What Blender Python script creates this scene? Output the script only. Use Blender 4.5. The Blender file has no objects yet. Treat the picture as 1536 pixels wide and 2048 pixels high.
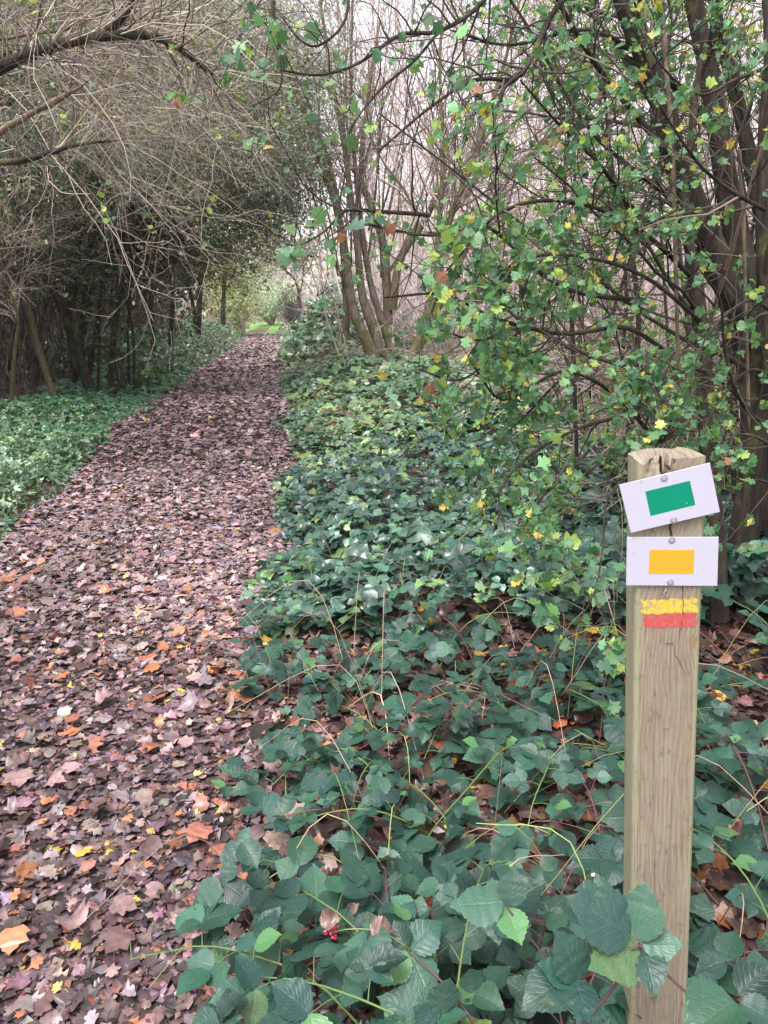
import bpy, math
import numpy as np
from mathutils import Matrix, Vector

rng = np.random.default_rng(11)
SC = bpy.context.scene
COL = SC.collection
R = math.radians

# ------------------------------------------------------------------ camera
CAM_H, PITCH = 1.5, R(13.8)
cam_d = bpy.data.cameras.new('camera')
cam_d.sensor_fit = 'VERTICAL'; cam_d.sensor_height = 36.0; cam_d.sensor_width = 27.0
cam_d.lens = 26.0; cam_d.clip_start = 0.05; cam_d.clip_end = 1000.0
cam = bpy.data.objects.new('camera', cam_d); COL.objects.link(cam)
cam.location = (0, 0, CAM_H); cam.rotation_euler = (R(90) - PITCH, 0, 0)
SC.camera = cam

# ------------------------------------------------------------------ sky, sun, exposure
SUN_EL, SUN_AZ = R(62), R(215)          # azimuth measured from +y towards +x
world = bpy.data.worlds.new('World'); SC.world = world; world.use_nodes = True
nt = world.node_tree; nt.nodes.clear()
sky = nt.nodes.new('ShaderNodeTexSky'); sky.sky_type = 'NISHITA'; sky.sun_disc = False
sky.sun_elevation = SUN_EL; sky.sun_rotation = SUN_AZ
sky.air_density = 1.0; sky.dust_density = 3.0; sky.ozone_density = 1.0
hs = nt.nodes.new('ShaderNodeHueSaturation'); hs.inputs['Saturation'].default_value = 0.10
hs.inputs['Value'].default_value = 1.0
tintn = nt.nodes.new('ShaderNodeMix'); tintn.data_type = 'RGBA'; tintn.blend_type = 'MULTIPLY'
tintn.inputs['Factor'].default_value = 1.0
tintn.inputs[7].default_value = (1.0, 0.955, 1.0, 1)
bg = nt.nodes.new('ShaderNodeBackground'); bg.inputs['Strength'].default_value = 0.15
wo = nt.nodes.new('ShaderNodeOutputWorld')
nt.links.new(sky.outputs[0], hs.inputs['Color']); nt.links.new(hs.outputs[0], tintn.inputs[6])
nt.links.new(tintn.outputs[2], bg.inputs['Color']); nt.links.new(bg.outputs[0], wo.inputs['Surface'])
sun_d = bpy.data.lights.new('sun', 'SUN'); sun_d.energy = 1.4; sun_d.angle = R(24); sun_d.color = (1.0, 0.95, 0.9)
sun = bpy.data.objects.new('sun', sun_d); COL.objects.link(sun)
sdir = Vector((math.sin(SUN_AZ) * math.cos(SUN_EL), math.cos(SUN_AZ) * math.cos(SUN_EL), math.sin(SUN_EL)))
sun.rotation_euler = sdir.to_track_quat('Z', 'Y').to_euler(); sun.location = (0, 0, 30)
SC.view_settings.view_transform = 'Standard'; SC.view_settings.look = 'None'
SC.view_settings.gamma = 1.0; SC.view_settings.use_curve_mapping = False
SC.view_settings.exposure = 1.65
SC.render.engine = 'CYCLES'
SC.cycles.max_bounces = 6; SC.cycles.diffuse_bounces = 4; SC.cycles.glossy_bounces = 2
SC.cycles.transmission_bounces = 3; SC.cycles.transparent_max_bounces = 4
SC.cycles.use_denoising = True

# ------------------------------------------------------------------ picture <-> place
F = 26.0 / 36.0 * 2048.0
CP, SP = math.cos(PITCH), math.sin(PITCH)

def ray(px, py):
    xo = px - 768.0; dy = py - 1024.0
    return np.array([xo, F * CP - dy * SP, -(F * SP + dy * CP)])

def at(px, py, Y):
    d = ray(px, py)
    return np.array([0, 0, CAM_H]) + d * (Y / d[1])

def proj(p):
    p = np.asarray(p, float)
    x, y, z = p[..., 0], p[..., 1], p[..., 2] - CAM_H
    dep = np.maximum(y * CP - z * SP, 1e-3)
    v = -(y * SP + z * CP)
    return 768 + F * x / dep, 1024 + F * v / dep, y * CP - z * SP

def sstep(a, b, x):
    t = np.clip((x - a) / (b - a), 0, 1)
    return t * t * (3 - 2 * t)

_PY = np.linspace(-20, 260, 1121)
_PH = np.interp(_PY, [-20, 5, 7, 13, 28, 47, 60, 80, 120, 260], [0, 0, .04, .33, .46, .92, 1.3, 2.3, 4.0, 8.0])
_k = np.ones(9) / 9
_PH = np.convolve(np.pad(_PH, 4, mode='edge'), _k, mode='valid')
_LAT = rng.random((256, 256))

def vnoise(x, y, s, seed=0):
    x = np.asarray(x, float) / s + 37.3 * seed + 100; y = np.asarray(y, float) / s + 11.7 * seed + 100
    i = np.floor(x).astype(int); j = np.floor(y).astype(int)
    fx = x - i; fy = y - j
    fx = fx * fx * (3 - 2 * fx); fy = fy * fy * (3 - 2 * fy)
    g = lambda a, b: _LAT[a % 256, b % 256]
    return (g(i, j) * (1 - fx) + g(i + 1, j) * fx) * (1 - fy) + (g(i, j + 1) * (1 - fx) + g(i + 1, j + 1) * fx) * fy

def path_c(y):
    y = np.asarray(y, float)
    return -1.13 - 0.135 * y - 0.010 * np.maximum(y - 48, 0) ** 2 * (y < 90) - (y >= 90) * 17.6

def height(x, y):
    x = np.asarray(x, float); y = np.asarray(y, float)
    u = x - path_c(y)
    z = np.interp(y, _PY, _PH)
    z = z + 0.03 * (vnoise(x, y, 0.9, 1) - .5) + 0.05 * (vnoise(x, y, 2.3, 2) - .5) * sstep(0.8, 2, np.abs(u))
    z = z + 0.30 * sstep(1.2, 3.5, u) * sstep(4.5, 12, y)                   # bank on the right
    z = z + 0.7 * sstep(4, 16, u) * sstep(5, 20, y) + 0.10 * np.maximum(u - 14, 0) * sstep(5, 20, y)
    z = z + 1.75 * np.exp(-(((x + 1.5) / 1.3) ** 2 + ((y - 24.5) / 3.5) ** 2))   # overgrown mound
    z = z + 0.25 * sstep(1.3, 3.0, -u) * sstep(4, 9, y) + 0.05 * np.maximum(-u - 3, 0)
    return z

def ground_at(px, py, y0=0.9):
    d = ray(px, py); ys = np.geomspace(y0, 200, 4000)
    x = d[0] / d[1] * ys; z = CAM_H + d[2] / d[1] * ys
    below = np.nonzero(z < height(x, ys))[0]
    i = below[0] if len(below) else len(ys) - 1
    return np.array([x[i], ys[i], height(x[i], ys[i])])

def norm(v):
    return v / np.maximum(np.linalg.norm(v, axis=-1, keepdims=True), 1e-9)

# ------------------------------------------------------------------ mesh building
def make_mesh(name, verts, polys, col=None, uv=None, mat=None, smooth=True):
    """polys: list of (M,k) index arrays; col (V,3); uv (V,2)."""
    me = bpy.data.meshes.new(name)
    verts = np.asarray(verts, np.float32)
    polys = [np.asarray(p, np.int32) for p in polys if len(p)]
    loops = np.concatenate([p.ravel() for p in polys]) if polys else np.zeros(0, np.int32)
    tot = np.concatenate([np.full(len(p), p.shape[1], np.int32) for p in polys]) if polys else np.zeros(0, np.int32)
    start = np.concatenate([[0], np.cumsum(tot)[:-1]]).astype(np.int32) if len(tot) else tot
    me.vertices.add(len(verts)); me.vertices.foreach_set('co', verts.ravel())
    me.loops.add(len(loops)); me.loops.foreach_set('vertex_index', loops)
    me.polygons.add(len(tot)); me.polygons.foreach_set('loop_start', start)
    try: me.polygons.foreach_set('loop_total', tot)
    except Exception: pass
    me.update(calc_edges=True)
    me.polygons.foreach_set('use_smooth', np.full(len(tot), smooth, bool))
    if col is not None:
        a = me.color_attributes.new('col', 'FLOAT_COLOR', 'POINT')
        c = np.ones((len(verts), 4), np.float32); c[:, :3] = col
        a.data.foreach_set('color', c.ravel())
    if uv is not None:
        l = me.uv_layers.new(name='UVMap')
        l.data.foreach_set('uv', np.asarray(uv, np.float32)[loops].ravel())
    if mat: me.materials.append(mat)
    return me

class Acc:
    def __init__(s): s.v = []; s.p = []; s.c = []; s.u = []; s.n = 0
    def add(s, v, polys, c=None, u=None):
        v = np.asarray(v, float).reshape(-1, 3)
        s.v.append(v)
        for p in polys:
            if len(p): s.p.append(np.asarray(p) + s.n)
        c = np.ones((len(v), 3)) * .5 if c is None else np.broadcast_to(np.asarray(c, float), (len(v), 3))
        s.c.append(c); s.u.append(np.zeros((len(v), 2)) if u is None else np.asarray(u, float))
        s.n += len(v)
    def build(s, name, mat, parent=None, base=None, smooth=True, uv=False):
        if not s.v: return None
        v = np.concatenate(s.v)
        if base is not None: v = v - np.asarray(base)
        q = {}
        for p in s.p: q.setdefault(p.shape[1], []).append(p)
        me = make_mesh(name, v, [np.concatenate(x) for x in q.values()], np.concatenate(s.c),
                       np.concatenate(s.u) if uv else None, mat, smooth)
        o = bpy.data.objects.new(name, me); COL.objects.link(o)
        if parent is not None: o.parent = parent
        return o

def tag(o, label=None, cat=None, group=None, kind=None):
    if label: o['label'] = label
    if cat: o['category'] = cat
    if group: o['group'] = group
    if kind: o['kind'] = kind
    return o

def thing(name, label, cat, loc, group=None):
    o = bpy.data.objects.new(name, None); COL.objects.link(o)
    o.empty_display_size = .1; o.location = [float(c) for c in loc]
    return tag(o, label, cat, group)

def tubes(P, Rr, sides=3):
    P = np.asarray(P, float); Rr = np.asarray(Rr, float)
    N, K, _ = P.shape
    T = norm(np.gradient(P, axis=1))
    mt = norm(P[:, -1] - P[:, 0])
    ref = np.where(np.abs(mt[:, 2:3]) > .8, np.array([[1., .13, 0]]), np.array([[.1, .05, 1.]]))
    ref = np.broadcast_to(ref[:, None, :], P.shape)
    n1 = norm(ref - (ref * T).sum(-1, keepdims=True) * T)
    n2 = np.cross(T, n1)
    a = np.arange(sides) * 2 * math.pi / sides
    ring = n1[:, :, None, :] * np.cos(a)[None, None, :, None] + n2[:, :, None, :] * np.sin(a)[None, None, :, None]
    V = P[:, :, None, :] + ring * Rr[:, :, None, None]
    idx = np.arange(N * K * sides).reshape(N, K, sides)
    a0 = idx[:, :-1, :]; a1 = idx[:, 1:, :]
    q = np.stack([a0, np.roll(a0, -1, 2), np.roll(a1, -1, 2), a1], -1).reshape(-1, 4)
    return V.reshape(-1, 3), q

def spline(pts, K):
    """Catmull-Rom through pts, resampled to K points."""
    pts = np.asarray(pts, float)
    p = np.concatenate([[2 * pts[0] - pts[1]], pts, [2 * pts[-1] - pts[-2]]])
    n = len(pts) - 1; out = []
    for t in np.linspace(0, n, K):
        i = min(int(t), n - 1); f = t - i
        a, b, c, d = p[i], p[i + 1], p[i + 2], p[i + 3]
        out.append(.5 * (2 * b + (c - a) * f + (2 * a - 5 * b + 4 * c - d) * f * f + (3 * b - a - 3 * c + d) * f ** 3))
    return np.array(out)

def grow(P, Rr, n, L, t0=.2, t1=1., spread=.8, up=.1, wig=.15, K=5, rmul=.6, rmax=.05, rmin=.0015, bias=None, lvar=.4):
    """n children on the polylines P (N,K,3); returns P (n,K,3), R (n,K)."""
    P = np.asarray(P, float); N, KP, _ = P.shape
    ln = np.linalg.norm(np.diff(P, axis=1), axis=2).sum(1)
    i = rng.choice(N, n, p=ln / ln.sum())
    t = (t0 + (t1 - t0) * rng.random(n)) * (KP - 1)
    k = np.minimum(t.astype(int), KP - 2); f = (t - k)[:, None]
    st = P[i, k] * (1 - f) + P[i, k + 1] * f
    pd = norm(P[i, k + 1] - P[i, k])
    pr = Rr[i, k] * (1 - f[:, 0]) + Rr[i, k + 1] * f[:, 0]
    rv = rng.normal(size=(n, 3)); perp = norm(rv - (rv * pd).sum(1, keepdims=True) * pd)
    a = spread * (.5 + rng.random(n))[:, None]
    d = pd * np.cos(a) + perp * np.sin(a)
    if bias is not None: d = d + np.asarray(bias)
    d = norm(d)
    L = L * (1 - lvar + 2 * lvar * rng.random(n)) * (1.15 - .5 * t / (KP - 1))
    out = [st]; p = st
    for _ in range(K - 1):
        p = p + d * (L / (K - 1))[:, None]
        out.append(p)
        d = d + rng.normal(size=(n, 3)) * wig; d[:, 2] += up
        d = norm(d)
    r0 = np.clip(pr * rmul, rmin, rmax)
    rr = r0[:, None] * np.linspace(1, .35, K)[None, :]
    return np.stack(out, 1), np.maximum(rr, rmin * .6)

def along(P, n, t0=.2, t1=1.):
    P = np.asarray(P, float); N, KP, _ = P.shape
    i = rng.integers(0, N, n); t = (t0 + (t1 - t0) * rng.random(n)) * (KP - 1)
    k = np.minimum(t.astype(int), KP - 2); f = (t - k)[:, None]
    return P[i, k] * (1 - f) + P[i, k + 1] * f, norm(P[i, k + 1] - P[i, k])

# ------------------------------------------------------------------ leaf shapes: x across, y along, length 1
def strip_leaf(rows, cols_each=1, fold=.12):
    """rows: (y, half width). Returns verts, polys, uv with a midrib fold."""
    v = []; uv = []; polys = []
    nc = 2 * cols_each + 1
    for y, w in rows:
        for c in range(-cols_each, cols_each + 1):
            s = c / cols_each
            v.append((w * s, y, fold * abs(w * s))); uv.append((s * .5 + .5, y))
    for r in range(len(rows) - 1):
        for c in range(nc - 1):
            a = r * nc + c
            polys.append((a, a + 1, a + nc + 1, a + nc))
    return np.array(v, float), [np.array(polys)], np.array(uv, float)

def fan_leaf(outline):
    """Outline of the right half, base to tip, mirrored; triangle fans from midrib points."""
    half = np.array(outline, float)
    n = len(half)
    rib = np.stack([np.zeros(n), np.interp(np.arange(n), [0, n - 1], [0, half[-1, 1] * .95])], 1)
    v = [(0, y, 0) for _, y in rib] + [(x, y, .08 * x) for x, y in half] + [(-x, y, .08 * x) for x, y in half]
    uv = [(.5, y) for _, y in rib] + [(.5 + x, y) for x, y in half] + [(.5 - x, y) for x, y in half]
    q = []
    for k in range(n - 1):
        q.append((k, n + k, n + k + 1, k + 1)); q.append((k, k + 1, 2 * n + k + 1, 2 * n + k))
    return np.array(v, float), [np.array(q)], np.array(uv, float)

_bw = [(0, .03), (.05, .20), (.10, .235), (.15, .325), (.21, .33), (.27, .405), (.33, .385), (.39, .43), (.45, .39), (.51, .415), (.57, .36), (.62, .345), (.68, .265), (.73, .25), (.79, .165), (.85, .135), (.90, .07), (.95, .035), (1.0, .0)]
L_BRAMBLE = strip_leaf(_bw, 2, .16)
L_BRAMBLE_LOW = strip_leaf([(0, .05), (.2, .36), (.5, .42), (.8, .22), (1, .02)], 1, .16)
L_OVAL = strip_leaf([(0, .03), (.3, .30), (.65, .28), (1, .02)], 1, .1)
L_TINY = (np.array([(0, 0, 0), (.33, .45, .05), (0, 1, 0), (-.33, .45, .05)], float), [np.array([(0, 1, 2, 3)])],
          np.array([(.5, 0), (1, .5), (.5, 1), (0, .5)], float))
L_HAW = fan_leaf([(.02, 0), (.05, .18), (.17, .32), (.40, .42), (.50, .55), (.36, .61), (.23, .62), (.36, .76), (.32, .89), (.17, .88), (.11, .97), (.0, 1.0)])
L_HAW_LOW = fan_leaf([(.02, 0), (.14, .3), (.48, .52), (.23, .64), (.32, .86), (0, 1.0)])
L_MAPLE = fan_leaf([(.03, .0), (.30, -.05), (.44, .08), (.60, .26), (.47, .33), (.50, .44), (.62, .64), (.45, .66), (.30, .63), (.27, .79), (.13, .86), (.0, 1.0)])
L_OAK = fan_leaf([(.02, 0), (.10, .10), (.20, .16), (.14, .26), (.30, .36), (.20, .45), (.36, .58), (.22, .66), (.27, .80), (.12, .86), (.0, 1.0)])
L_FALL = fan_leaf([(.03, 0), (.3, .05), (.46, .3), (.3, .5), (.36, .7), (.12, .82), (0, 1)])

def leaf_cloud(acc, tmpl, pos, dirs, nrm, size, col, curl=.25, wob=.04):
    V, polys, uv = tmpl
    N = len(pos)
    if N == 0: return
    d = norm(dirs); x = norm(np.cross(d, nrm)); z = np.cross(x, d)
    size = np.broadcast_to(np.asarray(size, float), (N,))
    c1 = rng.normal(0, curl, N)[:, None]; c2 = rng.normal(0, curl, N)[:, None]
    lx = V[None, :, 0]; ly = V[None, :, 1]
    lz = V[None, :, 2] + c1 * lx ** 2 * 1.5 - np.abs(c2) * (ly - .35) ** 2 + rng.normal(0, wob, (N, len(V)))
    W = (x[:, None, :] * lx[..., None] + d[:, None, :] * ly[..., None] + z[:, None, :] * lz[..., None]) * size[:, None, None] + pos[:, None, :]
    nv = len(V); off = (np.arange(N) * nv)[:, None, None]
    acc.add(W.reshape(-1, 3), [(p[None] + off).reshape(-1, p.shape[1]) for p in polys],
            np.repeat(np.broadcast_to(np.asarray(col, float), (N, 3)), nv, 0), np.tile(uv, (N, 1)))

def pick(pal, n, var=.18):
    c = np.array([p[1] for p in pal], float); w = np.array([p[0] for p in pal], float)
    i = rng.choice(len(pal), n, p=w / w.sum())
    return c[i] * np.exp(rng.normal(0, var, (n, 1))) * np.exp(rng.normal(0, var * .25, (n, 3)))

def rnd_dir(n, zb=0., zs=1.):
    v = rng.normal(size=(n, 3)); v[:, 2] = v[:, 2] * zs + zb
    return norm(v)

# ------------------------------------------------------------------ materials
def nodes(name):
    m = bpy.data.materials.new(name); m.use_nodes = True
    t = m.node_tree; t.nodes.clear()
    o = t.nodes.new('ShaderNodeOutputMaterial')
    return m, t, o

def N_(t, typ, **kw):
    n = t.nodes.new(typ)
    for k, v in kw.items(): setattr(n, k, v)
    return n

def leaf_mat(name, rough=.5, trans=.3, spec=.4, veins=0., under=None, spots=0.):
    m, t, o = nodes(name); L = t.links.new
    at_ = N_(t, 'ShaderNodeAttribute', attribute_name='col')
    base = at_.outputs['Color']
    tc = N_(t, 'ShaderNodeTexCoord')
    ns = N_(t, 'ShaderNodeTexNoise'); ns.inputs['Scale'].default_value = 55; ns.inputs['Detail'].default_value = 2
    L(tc.outputs['Object'], ns.inputs['Vector'])
    hv = N_(t, 'ShaderNodeHueSaturation')
    mr = N_(t, 'ShaderNodeMapRange'); mr.inputs['From Min'].default_value = .3; mr.inputs['From Max'].default_value = .7
    mr.inputs['To Min'].default_value = .72; mr.inputs['To Max'].default_value = 1.3
    L(ns.outputs['Fac'], mr.inputs['Value']); L(mr.outputs[0], hv.inputs['Value']); L(base, hv.inputs['Color'])
    colr = hv.outputs[0]
    p = N_(t, 'ShaderNodeBsdfPrincipled')
    p.inputs['Roughness'].default_value = rough
    p.inputs['Specular IOR Level'].default_value = spec
    if veins:
        uv = N_(t, 'ShaderNodeUVMap'); uv.uv_map = 'UVMap'
        sp = N_(t, 'ShaderNodeSeparateXYZ'); L(uv.outputs[0], sp.inputs[0])
        def M(op, a, b=None):
            n = N_(t, 'ShaderNodeMath', operation=op)
            for i, v in enumerate((a, b)):
                if v is None: continue
                if isinstance(v, (int, float)): n.inputs[i].default_value = v
                else: L(v, n.inputs[i])
            return n.outputs[0]
        au = M('ABSOLUTE', M('SUBTRACT', sp.outputs[0], .5))
        oi0 = N_(t, 'ShaderNodeObjectInfo')
        ph = M('MULTIPLY', M('SUBTRACT', sp.outputs[1], M('MULTIPLY', au, M('ADD', .55, M('MULTIPLY', oi0.outputs['Random'], .5)))), M('ADD', 6.5, M('MULTIPLY', oi0.outputs['Random'], 3.0)))
        fr = M('ABSOLUTE', M('SUBTRACT', M('FRACT', ph), .5))
        line = M('SUBTRACT', 1.0, M('MINIMUM', M('MULTIPLY', fr, 6.0), 1.0))
        rib = M('SUBTRACT', 1.0, M('MINIMUM', M('MULTIPLY', au, 22.0), 1.0))
        vein = M('MAXIMUM', line, rib)
        mx = N_(t, 'ShaderNodeMix', data_type='RGBA', blend_type='MIX')
        L(M('MULTIPLY', vein, .06), mx.inputs['Factor']); L(colr, mx.inputs[6]); mx.inputs[7].default_value = (.16, .26, .13, 1)
        colr = mx.outputs[2]
        if spots:
            n2 = N_(t, 'ShaderNodeTexNoise'); n2.inputs['Scale'].default_value = 9.0
            wn = N_(t, 'ShaderNodeTexVoronoi'); wn.inputs['Scale'].default_value = 24.0
            oi = N_(t, 'ShaderNodeObjectInfo'); ad = N_(t, 'ShaderNodeVectorMath', operation='ADD')
            L(uv.outputs[0], ad.inputs[0]); L(oi.outputs['Random'], ad.inputs[1])
            sc_ = N_(t, 'ShaderNodeVectorMath', operation='SCALE'); L(ad.outputs[0], sc_.inputs[0]); sc_.inputs['Scale'].default_value = 1.0
            L(sc_.outputs[0], wn.inputs['Vector']); L(sc_.outputs[0], n2.inputs['Vector'])
            sm = M('MULTIPLY', M('LESS_THAN', wn.outputs['Distance'], .10), M('GREATER_THAN', n2.outputs['Fac'], .56))
            mx2 = N_(t, 'ShaderNodeMix', data_type='RGBA', blend_type='MIX')
            L(M('MULTIPLY', sm, spots), mx2.inputs['Factor']); L(colr, mx2.inputs[6]); mx2.inputs[7].default_value = (.34, .40, .28, 1)
            colr = mx2.outputs[2]
            n3 = N_(t, 'ShaderNodeTexNoise'); n3.inputs['Scale'].default_value = 2.6; n3.inputs['Detail'].default_value = 5; n3.inputs['Roughness'].default_value = .7
            of = N_(t, 'ShaderNodeVectorMath', operation='SCALE'); of.inputs['Scale'].default_value = 7.0; cx = N_(t, 'ShaderNodeCombineXYZ')
            L(oi.outputs['Random'], cx.inputs[0]); L(cx.outputs[0], of.inputs[0]); a3 = N_(t, 'ShaderNodeVectorMath', operation='ADD'); L(uv.outputs[0], a3.inputs[0]); L(of.outputs[0], a3.inputs[1]); L(a3.outputs[0], n3.inputs['Vector'])
            m3 = N_(t, 'ShaderNodeMapRange'); m3.inputs['From Min'].default_value = .60; m3.inputs['From Max'].default_value = .72; m3.inputs['To Max'].default_value = .5; L(n3.outputs['Fac'], m3.inputs['Value'])
            x3 = N_(t, 'ShaderNodeMix', data_type='RGBA', blend_type='MIX'); L(m3.outputs[0], x3.inputs['Factor']); L(colr, x3.inputs[6]); x3.inputs[7].default_value = (.10, .12, .04, 1)
            colr = x3.outputs[2]
            n3 = N_(t, 'ShaderNodeTexNoise'); n3.inputs['Scale'].default_value = 2.6; n3.inputs['Detail'].default_value = 5; n3.inputs['Roughness'].default_value = .7
            of = N_(t, 'ShaderNodeVectorMath', operation='SCALE'); of.inputs['Scale'].default_value = 7.0; cx = N_(t, 'ShaderNodeCombineXYZ')
            L(oi.outputs['Random'], cx.inputs[0]); L(cx.outputs[0], of.inputs[0]); a3 = N_(t, 'ShaderNodeVectorMath', operation='ADD'); L(uv.outputs[0], a3.inputs[0]); L(of.outputs[0], a3.inputs[1]); L(a3.outputs[0], n3.inputs['Vector'])
            m3 = N_(t, 'ShaderNodeMapRange'); m3.inputs['From Min'].default_value = .60; m3.inputs['From Max'].default_value = .72; m3.inputs['To Max'].default_value = .5; L(n3.outputs['Fac'], m3.inputs['Value'])
            x3 = N_(t, 'ShaderNodeMix', data_type='RGBA', blend_type='MIX'); L(m3.outputs[0], x3.inputs['Factor']); L(colr, x3.inputs[6]); x3.inputs[7].default_value = (.10, .12, .04, 1)
            colr = x3.outputs[2]
        bp = N_(t, 'ShaderNodeBump'); bp.inputs['Strength'].default_value = veins; bp.inputs['Distance'].default_value = .02
        bp.invert = True
        L(vein, bp.inputs['Height']); L(bp.outputs[0], p.inputs['Normal'])
    if under:
        ge = N_(t, 'ShaderNodeNewGeometry')
        mu = N_(t, 'ShaderNodeMix', data_type='RGBA', blend_type='MIX')
        L(ge.outputs['Backfacing'], mu.inputs['Factor']); L(colr, mu.inputs[6]); mu.inputs[7].default_value = (*under, 1)
        colr = mu.outputs[2]
    L(colr, p.inputs['Base Color'])
    if trans:
        tr = N_(t, 'ShaderNodeBsdfTranslucent'); ms = N_(t, 'ShaderNodeMixShader'); ms.inputs[0].default_value = trans
        g = N_(t, 'ShaderNodeMix', data_type='RGBA', blend_type='MULTIPLY'); g.inputs['Factor'].default_value = 1
        L(colr, g.inputs[6]); g.inputs[7].default_value = (1.5, 1.6, .8, 1)
        L(g.outputs[2], tr.inputs['Color'])
        L(p.outputs[0], ms.inputs[1]); L(tr.outputs[0], ms.inputs[2]); L(ms.outputs[0], o.inputs['Surface'])
    else:
        L(p.outputs[0], o.inputs['Surface'])
    return m

def bark_mat(name, ca, cb, moss=0., scale=1., bump=.6):
    m, t, o = nodes(name); L = t.links.new
    tc = N_(t, 'ShaderNodeTexCoord'); mp = N_(t, 'ShaderNodeMapping'); mp.inputs['Scale'].default_value = (38 * scale, 38 * scale, 7 * scale)
    L(tc.outputs['Object'], mp.inputs[0])
    n1 = N_(t, 'ShaderNodeTexNoise'); n1.inputs['Scale'].default_value = 1; n1.inputs['Detail'].default_value = 5; n1.inputs['Roughness'].default_value = .65
    L(mp.outputs[0], n1.inputs['Vector'])
    cr = N_(t, 'ShaderNodeValToRGB'); cr.color_ramp.elements[0].position = .32; cr.color_ramp.elements[1].position = .7
    cr.color_ramp.elements[0].color = (*ca, 1); cr.color_ramp.elements[1].color = (*cb, 1)
    L(n1.outputs['Fac'], cr.inputs[0]); c = cr.outputs[0]
    if moss:
        n2 = N_(t, 'ShaderNodeTexNoise'); n2.inputs['Scale'].default_value = 5.0; n2.inputs['Detail'].default_value = 4
        L(tc.outputs['Object'], n2.inputs['Vector'])
        r2 = N_(t, 'ShaderNodeMapRange'); r2.inputs['From Min'].default_value = .62 - moss * .3; r2.inputs['From Max'].default_value = .72 - moss * .3
        L(n2.outputs['Fac'], r2.inputs['Value'])
        mx = N_(t, 'ShaderNodeMix', data_type='RGBA'); L(r2.outputs[0], mx.inputs['Factor']); L(c, mx.inputs[6]); mx.inputs[7].default_value = (.085, .095, .03, 1)
        c = mx.outputs[2]
    n4 = N_(t, 'ShaderNodeTexNoise'); n4.inputs['Scale'].default_value = 16 * scale; n4.inputs['Detail'].default_value = 5; n4.inputs['Roughness'].default_value = .7; L(tc.outputs['Object'], n4.inputs['Vector'])
    r4 = N_(t, 'ShaderNodeMapRange'); r4.inputs['From Min'].default_value = .60; r4.inputs['From Max'].default_value = .68; r4.inputs['To Max'].default_value = .45; L(n4.outputs['Fac'], r4.inputs['Value'])
    x4 = N_(t, 'ShaderNodeMix', data_type='RGBA'); L(r4.outputs[0], x4.inputs['Factor']); L(c, x4.inputs[6]); x4.inputs[7].default_value = (cb[0] * 1.5 + .03, cb[1] * 1.55 + .035, cb[2] * 1.4 + .02, 1)
    c = x4.outputs[2]
    p = N_(t, 'ShaderNodeBsdfPrincipled'); p.inputs['Roughness'].default_value = .85; p.inputs['Specular IOR Level'].default_value = .2
    b = N_(t, 'ShaderNodeBump'); b.inputs['Strength'].default_value = bump; b.inputs['Distance'].default_value = .035
    L(n1.outputs['Fac'], b.inputs['Height']); L(b.outputs[0], p.inputs['Normal'])
    L(c, p.inputs['Base Color']); L(p.outputs[0], o.inputs['Surface'])
    return m

def col_mat(name, rough=.8, spec=.2):
    m, t, o = nodes(name); L = t.links.new
    a = N_(t, 'ShaderNodeAttribute', attribute_name='col')
    p = N_(t, 'ShaderNodeBsdfPrincipled'); p.inputs['Roughness'].default_value = rough; p.inputs['Specular IOR Level'].default_value = spec
    L(a.outputs['Color'], p.inputs['Base Color']); L(p.outputs[0], o.inputs['Surface'])
    return m

def soil_mat(name, ca, cb, cc):
    m, t, o = nodes(name); L = t.links.new
    tc = N_(t, 'ShaderNodeTexCoord')
    n1 = N_(t, 'ShaderNodeTexNoise'); n1.inputs['Scale'].default_value = 14; n1.inputs['Detail'].default_value = 6; n1.inputs['Roughness'].default_value = .7
    v = N_(t, 'ShaderNodeTexVoronoi'); v.inputs['Scale'].default_value = 22
    L(tc.outputs['Object'], n1.inputs['Vector']); L(tc.outputs['Object'], v.inputs['Vector'])
    cr = N_(t, 'ShaderNodeValToRGB'); e = cr.color_ramp.elements
    e[0].position = .3; e[0].color = (*ca, 1); e[1].position = .72; e[1].color = (*cb, 1)
    L(n1.outputs['Fac'], cr.inputs[0])
    mx = N_(t, 'ShaderNodeMix', data_type='RGBA', blend_type='MIX')
    sp = N_(t, 'ShaderNodeSeparateColor'); L(v.outputs['Color'], sp.inputs[0])
    mr = N_(t, 'ShaderNodeMapRange'); mr.inputs['From Min'].default_value = .55; mr.inputs['From Max'].default_value = .6; mr.inputs['To Max'].default_value = .7
    L(sp.outputs[0], mr.inputs['Value'])
    L(mr.outputs[0], mx.inputs['Factor']); L(cr.outputs[0], mx.inputs[6]); mx.inputs[7].default_value = (*cc, 1)
    p = N_(t, 'ShaderNodeBsdfPrincipled'); p.inputs['Roughness'].default_value = .7
    b = N_(t, 'ShaderNodeBump'); b.inputs['Strength'].default_value = .7; b.inputs['Distance'].default_value = .02
    L(n1.outputs['Fac'], b.inputs['Height']); L(b.outputs[0], p.inputs['Normal'])
    L(mx.outputs[2], p.inputs['Base Color']); L(p.outputs[0], o.inputs['Surface'])
    return m

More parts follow.
